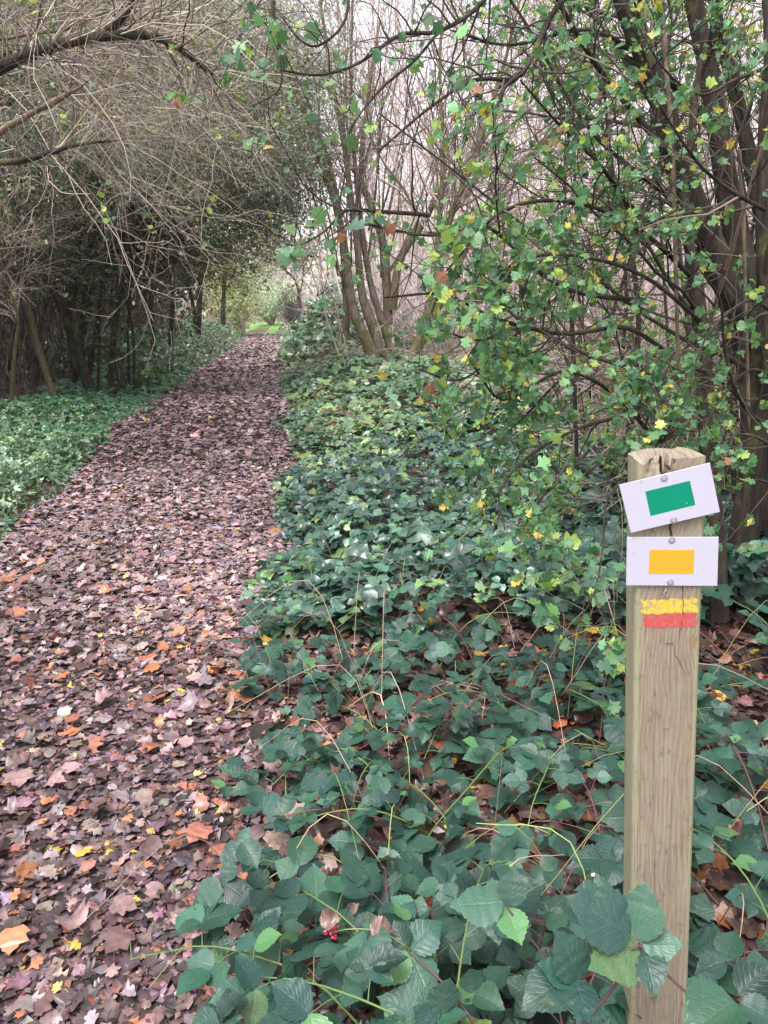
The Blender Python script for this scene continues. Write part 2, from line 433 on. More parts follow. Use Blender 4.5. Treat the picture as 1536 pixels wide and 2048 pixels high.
M_SOIL = soil_mat('forest_soil', (.03, .02, .017), (.10, .065, .055), (.17, .10, .085))
M_MUD = soil_mat('path_mud', (.035, .026, .027), (.10, .075, .075), (.13, .09, .09))
M_LITTER = leaf_mat('fallen_leaf', .36, .06, .5)
M_BRAMBLE = leaf_mat('bramble_leaf', .40, .16, .38, veins=.20, under=(.16, .22, .16), spots=.75)
M_COVER = leaf_mat('cover_leaf', .32, .18, .6)
M_HAW = leaf_mat('hawthorn_leaf', .45, .38, .35)
M_SMALL = leaf_mat('thicket_leaf', .5, .3, .3)
M_BARK_DARK = bark_mat('dark_bark', (.012, .010, .008), (.066, .054, .041), .08, .6, 1.)
M_BARK_LEFT = bark_mat('thicket_bark', (.015, .014, .011), (.06, .055, .04), .22)
M_BARK_OLIVE = bark_mat('olive_bark', (.06, .052, .03), (.16, .14, .08), .3)
M_BARK_PALE = bark_mat('hazel_bark', (.07, .055, .042), (.24, .19, .14), .10)
M_BARK_MOSS = bark_mat('mossy_bark', (.06, .05, .032), (.21, .17, .11), .55)
M_TWIG = col_mat('twig', .8)

# ------------------------------------------------------------------ ground and path
def sheet(name, xs, ys, fz, mat, shift=0.):
    X, Y = np.meshgrid(xs, ys); X = X + (shift(Y) if callable(shift) else shift)
    Z = fz(X, Y); nx, ny = len(xs), len(ys)
    i = np.arange(nx * ny).reshape(ny, nx)
    q = np.stack([i[:-1, :-1], i[:-1, 1:], i[1:, 1:], i[1:, :-1]], -1).reshape(-1, 4)
    a = Acc(); a.add(np.stack([X, Y, Z], -1).reshape(-1, 3), [q]); o = a.build(name, mat)
    return o

gx = np.unique(np.concatenate([np.linspace(-200, -30, 12), np.linspace(-30, -10, 40), np.linspace(-10, 6, 130), np.linspace(6, 30, 50), np.linspace(30, 200, 12)]))
gy = np.unique(np.concatenate([np.linspace(-40, -2, 8), np.linspace(-2, 16, 140), np.linspace(16, 60, 120), np.linspace(60, 260, 40)]))
tag(sheet('forest_floor', gx, gy, height, M_SOIL), 'brown forest floor of soil and rotted leaves under the trees', kind='structure')
tag(sheet('path', np.linspace(-1.12, 1.12, 25), np.unique(np.concatenate([np.linspace(-2, 16, 160), np.linspace(16, 58, 130)])),
          lambda x, y: height(x, y) + .012 - .02 * (np.abs(x - path_c(y)) > 1.1), M_MUD, shift=path_c),
    'muddy woodland path covered with fallen leaves', kind='structure')
tag(sheet('grass_patch', np.linspace(-2.2, 1.4, 20), np.linspace(56, 72, 40), lambda x, y: height(x, y) + .03,
          soil_mat('far_grass', (.10, .22, .03), (.16, .30, .05), (.13, .26, .05)), shift=lambda y: path_c(56) + 0 * y - .10 * (y - 56)),
    'bright green grass at the far end of the path', kind='structure')

# ------------------------------------------------------------------ leaf litter
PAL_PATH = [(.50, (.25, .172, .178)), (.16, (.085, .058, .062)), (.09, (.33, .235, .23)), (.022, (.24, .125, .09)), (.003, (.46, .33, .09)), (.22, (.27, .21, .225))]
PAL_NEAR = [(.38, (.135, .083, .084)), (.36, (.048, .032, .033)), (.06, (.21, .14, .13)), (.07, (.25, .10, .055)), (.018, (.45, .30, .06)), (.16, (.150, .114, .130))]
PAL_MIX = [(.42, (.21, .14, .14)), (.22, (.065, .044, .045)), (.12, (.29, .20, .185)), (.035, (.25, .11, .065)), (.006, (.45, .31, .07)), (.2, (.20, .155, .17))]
PAL_WOOD = [(.4, (.095, .052, .044)), (.40, (.036, .023, .020)), (.12, (.20, .115, .09)), (.07, (.28, .10, .04)), (.03, (.5, .33, .06))]
lit = Acc()
def litter(n, yr, ulim, tmpl, size, pal, lift=.03, tilt=.38, tight=False):
    y = np.exp(rng.uniform(np.log(yr[0]), np.log(yr[1]), n)); 
    u = rng.uniform(*ulim, n); x = path_c(y) + u
    z = height(x, y) + .014 + rng.random(n) * lift
    nr = rnd_dir(n) * tilt + np.array([0, 0, 1.]); nr = norm(nr)
    d = rnd_dir(n, 0, .25); d = norm(d - (d * nr).sum(1, keepdims=True) * nr)
    s = size * np.exp(np.clip(rng.normal(0, .34, n), -.9, .55))
    wet = np.exp(-((u + .35) / .45) ** 2) * sstep(6.5, 3.8, y) * sstep(1.3, 2.2, y) * (.5 + .9 * vnoise(x, y, .4, 61))
    keep_ = rng.random(n) > .35 * wet * (vnoise(x, y, .22, 62) > .5)
    x, y, z, nr, d, s, wet = x[keep_], y[keep_], z[keep_], nr[keep_], d[keep_], s[keep_], wet[keep_]; n = len(x)
    leaf_cloud(lit, tmpl, np.stack([x, y, z], 1), d, nr, s, pick(pal, n, .32) * (1 - .42 * np.minimum(wet, 1.2))[:, None], curl=.36, wob=.035)
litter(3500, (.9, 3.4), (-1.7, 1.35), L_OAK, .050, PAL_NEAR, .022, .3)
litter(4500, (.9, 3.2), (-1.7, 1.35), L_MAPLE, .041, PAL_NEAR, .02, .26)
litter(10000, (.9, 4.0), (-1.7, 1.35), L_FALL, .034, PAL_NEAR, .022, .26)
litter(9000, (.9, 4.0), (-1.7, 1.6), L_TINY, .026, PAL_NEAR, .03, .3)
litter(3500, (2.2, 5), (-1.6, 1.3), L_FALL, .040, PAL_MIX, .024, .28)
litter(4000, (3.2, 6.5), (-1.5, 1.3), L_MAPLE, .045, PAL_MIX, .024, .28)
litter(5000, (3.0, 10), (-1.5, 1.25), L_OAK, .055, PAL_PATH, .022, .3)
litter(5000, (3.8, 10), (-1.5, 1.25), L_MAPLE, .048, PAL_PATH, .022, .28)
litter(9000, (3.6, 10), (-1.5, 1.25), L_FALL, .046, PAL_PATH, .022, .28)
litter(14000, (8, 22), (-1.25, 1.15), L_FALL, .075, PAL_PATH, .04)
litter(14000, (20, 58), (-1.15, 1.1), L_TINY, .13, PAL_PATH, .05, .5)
litter(5000, (.8, 4.5), (1.0, 3.9), L_MAPLE, .05, PAL_WOOD)
litter(6000, (2, 9), (1.0, 7), L_FALL, .06, PAL_WOOD)
litter(5000, (6, 22), (1.2, 14), L_FALL, .11, PAL_WOOD)
litter(6000, (5, 22), (-8, -1.2), L_FALL, .08, PAL_WOOD)
tag(lit.build('leaf_litter', M_LITTER), 'deep litter of fallen brown leaves over the path and forest floor', 'leaf litter', kind='stuff')
# ------------------------------------------------------------------ builders for plants
def variants(name, tmpl, pal, mat, n=14, curl=.3, wob=.015, var=.22):
    out = []
    for c in pick(pal, n, var):
        a = Acc()
        leaf_cloud(a, tmpl, np.zeros((1, 3)), np.array([[0, 1., 0]]), np.array([[0, 0, 1.]]), 1.0, c, curl, wob)
        out.append(make_mesh(name, np.concatenate(a.v), a.p, a.c[0], a.u[0], mat))
    return out

def leaf_objects(parent, base, meshes, pos, dirs, nrm, size, name='leaf'):
    d = norm(dirs); x = norm(np.cross(d, nrm)); z = np.cross(x, d)
    mi = rng.integers(0, len(meshes), len(pos))
    for k in range(len(pos)):
        s = float(size[k]); p = pos[k] - base
        o = bpy.data.objects.new(name, meshes[mi[k]]); COL.objects.link(o); o.parent = parent
        o.matrix_local = Matrix(((x[k, 0] * s, d[k, 0] * s, z[k, 0] * s, p[0]), (x[k, 1] * s, d[k, 1] * s, z[k, 1] * s, p[1]),
                                 (x[k, 2] * s, d[k, 2] * s, z[k, 2] * s, p[2]), (0, 0, 0, 1)))

def leaves_split(parent, base, pos, dirs, nrm, size, meshes, tmpl_low, pal, mat, nmax=290, minpx=9., uv=True, curl=.3, stuff='foliage'):
    """The leaves that show largest become parts, the rest one stuff part."""
    px, py, dep = proj(pos)
    s = F * size / np.maximum(dep, .2)
    vis = (px > 0) & (px < 1536) & (py > 0) & (py < 2048) & (dep > .3)
    s = np.where(vis & (s > minpx), s, 0)
    order = np.argsort(-s); sel = order[:nmax]; sel = sel[s[sel] > 0]
    rest = np.setdiff1d(np.arange(len(pos)), sel)
    leaf_objects(parent, base, meshes, pos[sel], dirs[sel], nrm[sel], size[sel])
    if len(rest):
        a = Acc(); leaf_cloud(a, tmpl_low, pos[rest], dirs[rest], nrm[rest], size[rest], pick(pal, len(rest), .22), curl)
        tag(a.build(stuff, mat, parent, base, uv=uv), kind='stuff')

def stem_part(name, pts, radii, mat, parent, base, K=22, sides=10, rough=.10):
    P = spline(pts, K)[None]; Rr = np.interp(np.linspace(0, 1, K), np.linspace(0, 1, len(radii)), radii)[None]
    Rr = Rr * (1 + rough * (vnoise(P[..., 0] * 3 + P[..., 2] * 7, P[..., 1] * 3, .6, 5) - .5) * 2)
    v, q = tubes(P, Rr, sides)
    if rough and sides > 5:
        ctr = np.repeat(P.reshape(-1, 3), sides, 0)
        lump = 1 + rough * .9 * (np.sin(np.tile(np.arange(sides), K) * 2 * math.pi / sides * 3 + ctr[:, 2] * 4) * .5 + rng.normal(0, .25, len(v)))
        v = ctr + (v - ctr) * lump[:, None]
    a = Acc(); a.add(v, [q, (np.arange(sides) + (K - 1) * sides)[None]])
    return a.build(name, mat, parent, base), P, Rr

def px_line(pts, Y, dY=0.):
    """Picture points at distance Y (one value or one per point) -> places."""
    n = len(pts); Ys = np.linspace(Y, Y + dY, n) if np.isscalar(Y) else Y
    return np.array([at(a, b, y) for (a, b), y in zip(pts, Ys)])

def tree(name, label, cat, stems, mat, group=None, stem_name='trunk', sides=10, sink=.15):
    """stems: list of (points, radii). Returns root, base, P, R (all stems, 22 points)."""
    base = np.array(stems[0][0][0], float)
    base[2] = height(base[0], base[1])
    root = thing(name, label, cat, base, group)
    Ps, Rs = [], []
    for pts, radii in stems:
        _, P, Rr = stem_part(stem_name, pts, radii, mat, root, base, sides=sides)
        Ps.append(P); Rs.append(Rr)
    return root, base, np.concatenate(Ps), np.concatenate(Rs)

def twig_part(parent, base, sets, name='twigs', mat=None, pal=((1, (.06, .05, .04)),), sides=3):
    a = Acc()
    for P, Rr in sets:
        v, q = tubes(P, Rr, sides)
        a.add(v, [q], np.repeat(pick(pal, len(P), .25), P.shape[1] * sides, 0))
    o = a.build(name, mat or M_TWIG, parent, base); return tag(o, kind='stuff')

def keep(P, Rr, m): return P[m], Rr[m]

# ------------------------------------------------------------------ waymark post
Y0 = 1.156; YAW = R(5)
PN = np.array([-math.sin(YAW), -math.cos(YAW), 0.])                  # the way the front faces
PC = at(1342, 1120, Y0)
def on_face(px, py, off=0.):
    d = ray(px, py); o = np.array([0, 0, CAM_H]); c = PC + PN * off
    return o + d * (((c - o) @ PN) / (d @ PN))
tl, tr, bl, br = on_face(1277, 915), on_face(1412, 915), on_face(1258, 2030), on_face(1376, 2030)
ax = norm((tl + tr - bl - br)); uu = norm(np.cross(ax, PN)); uu = uu if uu[0] > 0 else -uu
mid_t, mid_b = (tl + tr) / 2, (bl + br) / 2
W = (np.linalg.norm(tr - tl) + np.linalg.norm(br - bl)) / 2
D = .074
H = float((mid_t - mid_b) @ ax)
g_len = H + (mid_b[2] - height(mid_b[0], mid_b[1])) + .12             # down into the ground
base_post = mid_t - ax * g_len; base_post[2] = float(height(base_post[0], base_post[1]))
post = thing('waymark_post', 'weathered square wooden waymark post with two plastic signs beside the path', 'signpost', base_post)

def fuv(px, py, off=0.):
    """picture point on the front -> (across, down from the top)"""
    p = on_face(px, py, off) - mid_t
    return float(p @ uu), float(-(p @ ax))

CR = [([fuv(1336, 905), fuv(1336, 960), fuv(1341, 1045), fuv(1342, 1075)], [.0075, .006, .0016, .0012], [.045, .035, .012, .01]),
      ([fuv(1366, 1165), fuv(1366, 1230), fuv(1361, 1262), fuv(1355, 1293)], [.0005, .0005, .0004, .0002], [.006, .006, .005, .001]),
      ([fuv(1346, 1290), fuv(1351, 1312), fuv(1364, 1335), fuv(1374, 1362)], [.0002, .0004, .0004, .0002], [.001, .004, .004, .001]),
      ([fuv(1306, 1390), fuv(1308, 1480), fuv(1306, 1600), fuv(1304, 1680)], [.0002, .0003, .0003, .0002], [.001, .002, .002, .001]),
      ([fuv(1343, 1660), fuv(1341, 1720), fuv(1343, 1800)], [.0001, .0003, .0001], [.001, .002, .001])]
def crack_depth(u, v):
    out = np.zeros_like(u)
    for pts, w, dpt in CR:
        pts = np.array(pts); vs = pts[:, 1]
        inside = (v >= vs[0] - .02 * (vs[0] < .01)) & (v <= vs[-1])
        uc = np.interp(v, vs, pts[:, 0]) + .0008 * np.sin(v * 310)
        ww = np.interp(v, vs, w); dd = np.interp(v, vs, dpt)
        out = np.maximum(out, inside * dd * np.clip(1.6 - np.abs(u - uc) / np.maximum(ww, 1e-5), 0, 1))
    return out
ch = .006
fu = np.unique(np.concatenate([np.linspace(-W / 2 + ch, W / 2 - ch, 190)]))
sec = [(x, 0.) for x in fu] + [(W / 2 - ch * .3, -ch * .3), (W / 2, -ch)] + [(W / 2, -t) for t in np.linspace(.02, D - .008, 7)] + [(W / 2 - .006, -D)]
sec += [(x, -D) for x in np.linspace(W / 2 - .02, -W / 2 + .02, 7)] + [(-W / 2 + .006, -D)] + [(-W / 2, -t) for t in np.linspace(D - .008, .02, 7)] + [(-W / 2, -ch), (-W / 2 + ch * .3, -ch * .3)]
sec = np.array(sec); ns_ = len(sec)
vv = np.concatenate([np.linspace(0, .10, 40), np.linspace(.105, .5, 150), np.linspace(.505, g_len, 60)])
U = np.repeat(sec[None, :, 0], len(vv), 0); Wd = np.repeat(sec[None, :, 1], len(vv), 0); V = np.repeat(vv[:, None], ns_, 1)
front = (np.arange(ns_) < len(fu))[None, :]
Wd = Wd - crack_depth(U, V) * front
Wd = Wd + front * (vnoise(U * 900, V * 22, 1., 3) - .5) * .0007
# broken, frayed top edge
frayed = .007 * sstep(.006, .018, .03 - np.abs(U + W / 2 - .022)) * (Wd > -.03) + .004 * vnoise(U, Wd, .012, 4)
frayed = frayed + .014 * (np.abs(U + .006) < .009) * (Wd > -.06)
top_drop = np.where(V < .10, frayed * (1 - V / .10) ** .7, 0)
Wd = Wd - front * .010 * sstep(.035, 0, V) * sstep(.02, .004, np.abs(U + W / 2 - .03)) * (.6 + .8 * vnoise(U, V, .006, 8))
V2 = V + top_drop
pts = mid_t + U[..., None] * uu - V2[..., None] * ax + Wd[..., None] * PN
i = np.arange(len(vv) * ns_).reshape(len(vv), ns_)
q = np.stack([i[:-1], i[1:], np.roll(i, -1, 1)[1:], np.roll(i, -1, 1)[:-1]], -1).reshape(-1, 4)
pa = Acc(); pa.add(pts.reshape(-1, 3), [q])
rings = [pts[0]]
cen = np.array([0., -D / 2])
for k, sc in enumerate((.86, .7, .52, .34, .17)):
    s2 = cen + (np.stack([U[0], Wd[0]], 1) - cen) * sc
    gz = -.004 * vnoise(s2[:, 0] * 1, s2[:, 1], .009, 6) - .030 * (np.abs(s2[:, 0] + .004 + .003 * np.sin(s2[:, 1] * 120)) < .0055) * (s2[:, 1] > -.055) + .006 * sstep(0, -.08, s2[:, 1])
    rings.append(mid_t + s2[:, :1] * uu + s2[:, 1:] * PN + gz[:, None] * ax)
n0 = pa.n
tp = np.concatenate(rings); ti = np.arange(len(rings) * ns_).reshape(len(rings), ns_)
tq = np.stack([ti[:-1], np.roll(ti, -1, 1)[:-1], np.roll(ti, -1, 1)[1:], ti[1:]], -1).reshape(-1, 4)
pa.add(tp, [tq, ti[-1][None]])

def wood_mat():
    m, t, o = nodes('weathered_wood'); L = t.links.new
    tc = N_(t, 'ShaderNodeTexCoord'); sp = N_(t, 'ShaderNodeSeparateXYZ'); L(tc.outputs['UV'], sp.inputs[0])
    def M(op, a, b=None):
        n = N_(t, 'ShaderNodeMath', operation=op)
        for i, v in enumerate((a, b)):
            if v is None: continue
            if isinstance(v, (int, float)): n.inputs[i].default_value = v
            else: L(v, n.inputs[i])
        return n.outputs[0]
    def noise(sc, vec, detail=3, rough=.5):
        n = N_(t, 'ShaderNodeTexNoise'); n.inputs['Scale'].default_value = sc; n.inputs['Detail'].default_value = detail; n.inputs['Roughness'].default_value = rough
        L(vec, n.inputs['Vector']); return n.outputs['Fac']
    def mapv(s):
        mp = N_(t, 'ShaderNodeMapping'); mp.inputs['Scale'].default_value = s; L(tc.outputs['UV'], mp.inputs[0]); return mp.outputs[0]
    u, v = sp.outputs[0], sp.outputs[1]
    warp = M('MULTIPLY', M('SUBTRACT', noise(1., mapv((14, 5, 5))), .5), .05)
    ku, kv = fuv(1385, 1284)
    gk = M('EXPONENT', M('MULTIPLY', M('ADD', M('POWER', M('MULTIPLY', M('SUBTRACT', u, ku), 38.), 2.), M('POWER', M('MULTIPLY', M('SUBTRACT', v, kv), 20.), 2.)), -1.))
    arc = M('MULTIPLY', M('POWER', M('SUBTRACT', v, kv + .12), 2.), -.55)
    arc = M('MULTIPLY', arc, M('LESS_THAN', v, kv + .12))
    x = M('ADD', M('ADD', u, warp), M('ADD', M('MULTIPLY', gk, .022), arc))
    fq = M('ADD', 520., M('MULTIPLY', noise(1., mapv((20, 1.5, 9)), 2), 420.))
    ring = M('ADD', M('MULTIPLY', M('SINE', M('MULTIPLY', x, fq)), .5), .5)
    fine = noise(1., mapv((420, 9, 9)), 4, .6)
    blot = noise(1., mapv((30, 3, 9)), 4, .65)
    f = M('ADD', M('MULTIPLY', ring, M('MULTIPLY', blot, .24)), M('ADD', M('MULTIPLY', fine, .62), M('MULTIPLY', blot, .28)))
    cr = N_(t, 'ShaderNodeValToRGB'); e = cr.color_ramp.elements
    e[0].position = .22; e[0].color = (.118, .092, .064, 1); e[1].position = .80; e[1].color = (.30, .258, .195, 1)
    L(f, cr.inputs[0])
    patch = noise(1., mapv((9, 4, 9)), 4, .6)
    mx = N_(t, 'ShaderNodeMix', data_type='RGBA', blend_type='MULTIPLY'); 
    mr = N_(t, 'ShaderNodeMapRange'); mr.inputs['From Min'].default_value = .5; mr.inputs['From Max'].default_value = .75; mr.inputs['To Max'].default_value = .55
    L(patch, mr.inputs['Value']); L(mr.outputs[0], mx.inputs['Factor']); L(cr.outputs[0], mx.inputs[6]); mx.inputs[7].default_value = (.52, .47, .40, 1)
    # green algae on the edges and the left side
    side = M('GREATER_THAN', M('ABSOLUTE', u), W / 2 - .008)
    gr = M('MULTIPLY', M('ADD', M('MULTIPLY', side, .6), M('MULTIPLY', M('MINIMUM', M('MAXIMUM', M('MULTIPLY', M('SUBTRACT', noise(1., mapv((26, 7, 9)), 5, .7), .5), 6.), 0.), 1.), .38)), .9)
    m2 = N_(t, 'ShaderNodeMix', data_type='RGBA'); L(gr, m2.inputs['Factor']); L(mx.outputs[2], m2.inputs[6]); m2.inputs[7].default_value = (.24, .25, .155, 1)
    kd = M('GREATER_THAN', gk, .93)
    m3 = N_(t, 'ShaderNodeMix', data_type='RGBA'); L(M('MULTIPLY', kd, .55), m3.inputs['Factor']); L(m2.outputs[2], m3.inputs[6]); m3.inputs[7].default_value = (.20, .13, .06, 1)
    dirt = M('MULTIPLY', M('MAXIMUM', M('SUBTRACT', noise(1., mapv((60, 30, 9)), 5, .75), .56), 0.), 5.)
    streak = M('MULTIPLY', M('MAXIMUM', M('SUBTRACT', noise(1., mapv((170, 2.2, 9)), 4, .7), .57), 0.), 5.)
    m4 = N_(t, 'ShaderNodeMix', data_type='RGBA', blend_type='MULTIPLY'); L(M('MINIMUM', M('ADD', dirt, streak), .75), m4.inputs['Factor']); L(m3.outputs[2], m4.inputs[6]); m4.inputs[7].default_value = (.36, .33, .28, 1)
    m3 = m4
    p = N_(t, 'ShaderNodeBsdfPrincipled'); p.inputs['Roughness'].default_value = .8; p.inputs['Specular IOR Level'].default_value = .2
    b = N_(t, 'ShaderNodeBump'); b.inputs['Strength'].default_value = .45; b.inputs['Distance'].default_value = .003
    L(f, b.inputs['Height']); L(b.outputs[0], p.inputs['Normal']); L(m3.outputs[2], p.inputs['Base Color']); L(p.outputs[0], o.inputs['Surface'])
    return m
M_WOOD = wood_mat()
# wood coordinates: across and down the post, in metres (the sides continue the front)
uvw = np.stack([U.ravel() + np.where(Wd.ravel() < -.012, np.sign(U.ravel()) * (-Wd.ravel()), 0), V.ravel()], 1)
tuv = np.concatenate([np.stack([(r - mid_t) @ uu, (r - mid_t) @ PN * .3], 1) for r in rings])
pa.u = [uvw, tuv]
pa.build('post', M_WOOD, post, base_post, uv=True)

def plain(name, c, rough=.5, spec=.4, metal=0., speck=None):
    m, t, o = nodes(name); p = N_(t, 'ShaderNodeBsdfPrincipled')
    p.inputs['Base Color'].default_value = (*c, 1); p.inputs['Roughness'].default_value = rough
    p.inputs['Specular IOR Level'].default_value = spec; p.inputs['Metallic'].default_value = metal
    L = t.links.new
    if speck:
        tc = N_(t, 'ShaderNodeTexCoord'); n = N_(t, 'ShaderNodeTexNoise'); n.inputs['Scale'].default_value = speck[1]; n.inputs['Detail'].default_value = 4
        L(tc.outputs['Object'], n.inputs['Vector'])
        mr = N_(t, 'ShaderNodeMapRange'); mr.inputs['From Min'].default_value = speck[2]; mr.inputs['From Max'].default_value = speck[2] + .06
        L(n.outputs['Fac'], mr.inputs['Value'])
        mx = N_(t, 'ShaderNodeMix', data_type='RGBA'); L(mr.outputs[0], mx.inputs['Factor']); mx.inputs[6].default_value = (*c, 1); mx.inputs[7].default_value = (*speck[0], 1)
        L(mx.outputs[2], p.inputs['Base Color'])
    L(p.outputs[0], o.inputs['Surface']); return m
M_PLATE = plain('white_plastic', (.365, .365, .435), .5, .25, speck=((.31, .31, .34), 60, .66))
M_GREEN = plain('green_print', (.0, .175, .100), .65, .15, speck=((.30, .40, .36), 95, .735))
M_YELLOW = plain('yellow_print', (.50, .265, .022), .65, .15, speck=((.55, .45, .28), 70, .74))
M_STEEL = plain('screw_metal', (.24, .235, .25), .5, .4, .3)
M_DARKST = plain('dark_metal', (.05, .045, .045), .5, .5, .5)

def prism(name, corners, t0, t1, mat, parent, bev=.0):
    a = np.array([on_face(x, y, 0) for x, y in corners])
    c = a.mean(0)
    if bev:
        ins = a + (c - a) / np.linalg.norm(c - a, axis=1, keepdims=True) * bev
        lay = [a + PN * t0, a + PN * (t1 - bev), ins + PN * t1]
    else: lay = [a + PN * t0, a + PN * t1]
    v = np.concatenate(lay); qs = []
    for k in range(len(lay) - 1):
        for j in range(4): qs.append((4 * k + j, 4 * k + (j + 1) % 4, 4 * k + 4 + (j + 1) % 4, 4 * k + 4 + j))
    e = 4 * (len(lay) - 1); qs.append((e, e + 1, e + 2, e + 3)); qs.append((3, 2, 1, 0))
    ac = Acc(); ac.add(v, [np.array(qs)]); return ac.build(name, mat, parent, base_post, smooth=False)

def lathe(acc, c, prof, sides=20):
    e1 = uu; e2 = ax; rr = []
    for r_, h_ in prof:
        an = np.arange(sides) * 2 * math.pi / sides
        rr.append(c + PN * h_ + r_ * (np.cos(an)[:, None] * e1 + np.sin(an)[:, None] * e2))
    v = np.concatenate(rr); i = np.arange(len(v)).reshape(-1, sides)
    acc.add(v, [np.stack([i[:-1], np.roll(i, -1, 1)[:-1], np.roll(i, -1, 1)[1:], i[1:]], -1).reshape(-1, 4), i[-1][None]])

def screw(parent, px, py, off):
    c = on_face(px, py, 0) + PN * off
    a = Acc(); lathe(a, c, [(.0056, 0), (.0054, .0006), (.0044, .0008), (.0042, .0004), (.0038, .0008), (.0030, .0010), (.0, .0010)])
    s = a.build('screw', M_STEEL, parent, base_post)
    b = Acc(); th = rng.uniform(0, 1.5)
    for k in (0, 1):
        e = math.cos(th + k * math.pi / 2) * uu + math.sin(th + k * math.pi / 2) * ax; f_ = np.cross(e, PN)
        z0 = .00102 + .0001 * k
        cs = [c + e * a_ * .0028 + f_ * b_ * .0008 + PN * z0 for a_, b_ in ((-1, -1), (1, -1), (1, 1), (-1, 1))]
        ct = [x + PN * .0002 for x in cs]
        v = np.array(cs + ct); b.add(v, [np.array([(4, 5, 6, 7), (0, 1, 5, 4), (1, 2, 6, 5), (2, 3, 7, 6), (3, 0, 4, 7)])])
    o = b.build('slot_shade', M_DARKST, s, np.zeros(3), smooth=False)  # raised dark cross, painted in for the shade of the recess
    return s

for nm, plate, print_, mat, scr, t0 in (
        ('tilted white plate with a green rectangle', [(1236, 968), (1416, 924), (1436, 1021), (1259, 1063)],
         [(1287.5, 980.5), (1376, 959), (1387, 1007), (1298, 1029)], M_GREEN, [(1325, 954.5), (1344, 1037.5)], .0062),
        ('level white plate with a yellow rectangle', [(1253, 1073), (1435.5, 1073), (1433, 1170), (1251.5, 1169)],
         [(1297.5, 1098), (1387, 1098), (1385, 1146), (1295.5, 1146)], M_YELLOW, [(1342, 1079), (1339, 1163)], .0015)):
    sp_ = prism('sign_plate', plate, t0, t0 + .0032, M_PLATE, post, .0006); sp_['label'] = nm
    prism('colour_patch', print_, t0 + .0032, t0 + .0035, mat, sp_).parent = sp_
    for x, y in scr:
        screw(sp_, x, y, t0 + .0033)
for o in list(bpy.data.objects):                                     # children of plates share the post's local frame
    if o.parent and o.parent.name.startswith('sign_plate'): o.location = (0, 0, 0)

def paint(name, x0, x1, y0, y1, c, seed, thr):
    """painted band: a skin of small cells that follows the wood, with ragged edges and gaps"""
    u0, v0 = fuv(x0, y0); u1, v1 = fuv(x1, y1)
    nu, nv = 190, 60
    gu, gv = np.meshgrid(np.linspace(u0 - .002, u1 + .002, nu), np.linspace(v0 - .002, v1 + .002, nv))
    e = np.minimum(np.minimum(gu - u0, u1 - gu) / .004, np.minimum(gv - v0, v1 - gv) / .003)
    f = e * .45 + vnoise(gu, gv, .0035, seed) * .9 + vnoise(gu * 1.0, gv * .45, .0018, seed + 1) * .55
    on = (np.minimum(e, 1.3) * .62 + vnoise(gu, gv, .0042, seed) * .62 + vnoise(gu, gv, .0015, seed + 1) * .62 + .18 * vnoise(gu, gv * .1, .0012, seed + 2)) > thr
    on &= crack_depth(gu, gv) < .0008
    w = (vnoise(gu * 900, gv * 22, 1., 3) - .5) * .0007 + .0006
    p = mid_t + gu[..., None] * uu - gv[..., None] * ax + w[..., None] * PN
    i = np.arange(nu * nv).reshape(nv, nu); cell = on[:-1, :-1]
    q = np.stack([i[:-1, :-1], i[1:, :-1], i[1:, 1:], i[:-1, 1:]], -1)[cell]
    a = Acc(); a.add(p.reshape(-1, 3), [q]); o = a.build('paint_band', plain(name, c, .7, .2, speck=((c[0] * .5 + .06, c[1] * .45 + .09, c[2] * .5 + .08), 150, .52)), post, base_post)
    o['label'] = name.replace('_', ' ') + ' band brushed across the post'
paint('yellow_paint', 1280, 1397, 1198, 1226, (.50, .36, .05), 31, 1.06)
paint('red_paint', 1286, 1395, 1227, 1254, (.40, .06, .055), 41, .98)
def wire(name, pts, r, mat, off=.002):
    P = spline([on_face(x, y, o_) for x, y, o_ in pts], 12)[None]
    v, q = tubes(P, np.full((1, 12), r), 6); a = Acc(); a.add(v, [q]); return a.build(name, mat, post, base_post)
wire('hook', [(1332, 1176, .0), (1332, 1180, .006), (1328, 1186, .008), (1331, 1192, .008), (1336, 1190, .006)], .0009, M_STEEL)
wire('staple', [(1330, 1286, -.001), (1331, 1287, .0014), (1338, 1287, .0014), (1346, 1286, .0014), (1347, 1287, -.001)], .0005, M_DARKST)
wire('staple', [(1325, 1455, -.001), (1326, 1455, .0014), (1332, 1456, .0014), (1338, 1455, .0014), (1339, 1455, -.001)], .0005, M_STEEL)
# ------------------------------------------------------------------ right-hand hawthorn tree
PAL_HAW = [(.48, (.088, .195, .098)), (.26, (.13, .25, .105)), (.12, (.052, .125, .072)), (.09, (.23, .32, .08)), (.045, (.50, .42, .11)), (.015, (.30, .13, .09))]
PAL_HAW_LIT = [(.5, (.14, .25, .085)), (.32, (.23, .33, .10)), (.12, (.07, .15, .07)), (.06, (.45, .42, .09))]
HAW_MESH = variants('leaf', L_HAW, PAL_HAW, M_HAW, 40, .35, .012)
TW_DARK = [(1, (.045, .036, .032)), (.6, (.075, .06, .05)), (.3, (.14, .12, .09))]
TW_PALE = [(1, (.30, .255, .20)), (.6, (.20, .165, .13)), (.4, (.40, .35, .30)), (.2, (.10, .085, .07))]
TW_PINK_LIT = [(1, (.60, .50, .49)), (.7, (.50, .41, .39)), (.25, (.30, .24, .21)), (.5, (.66, .59, .57))]  # paler than real twigs: sky brightness painted into the tone

def hang(n, bias, up=.45, rand=.75):
    return norm(rnd_dir(n) * rand + np.array([0, 0, up]) + np.asarray(bias))

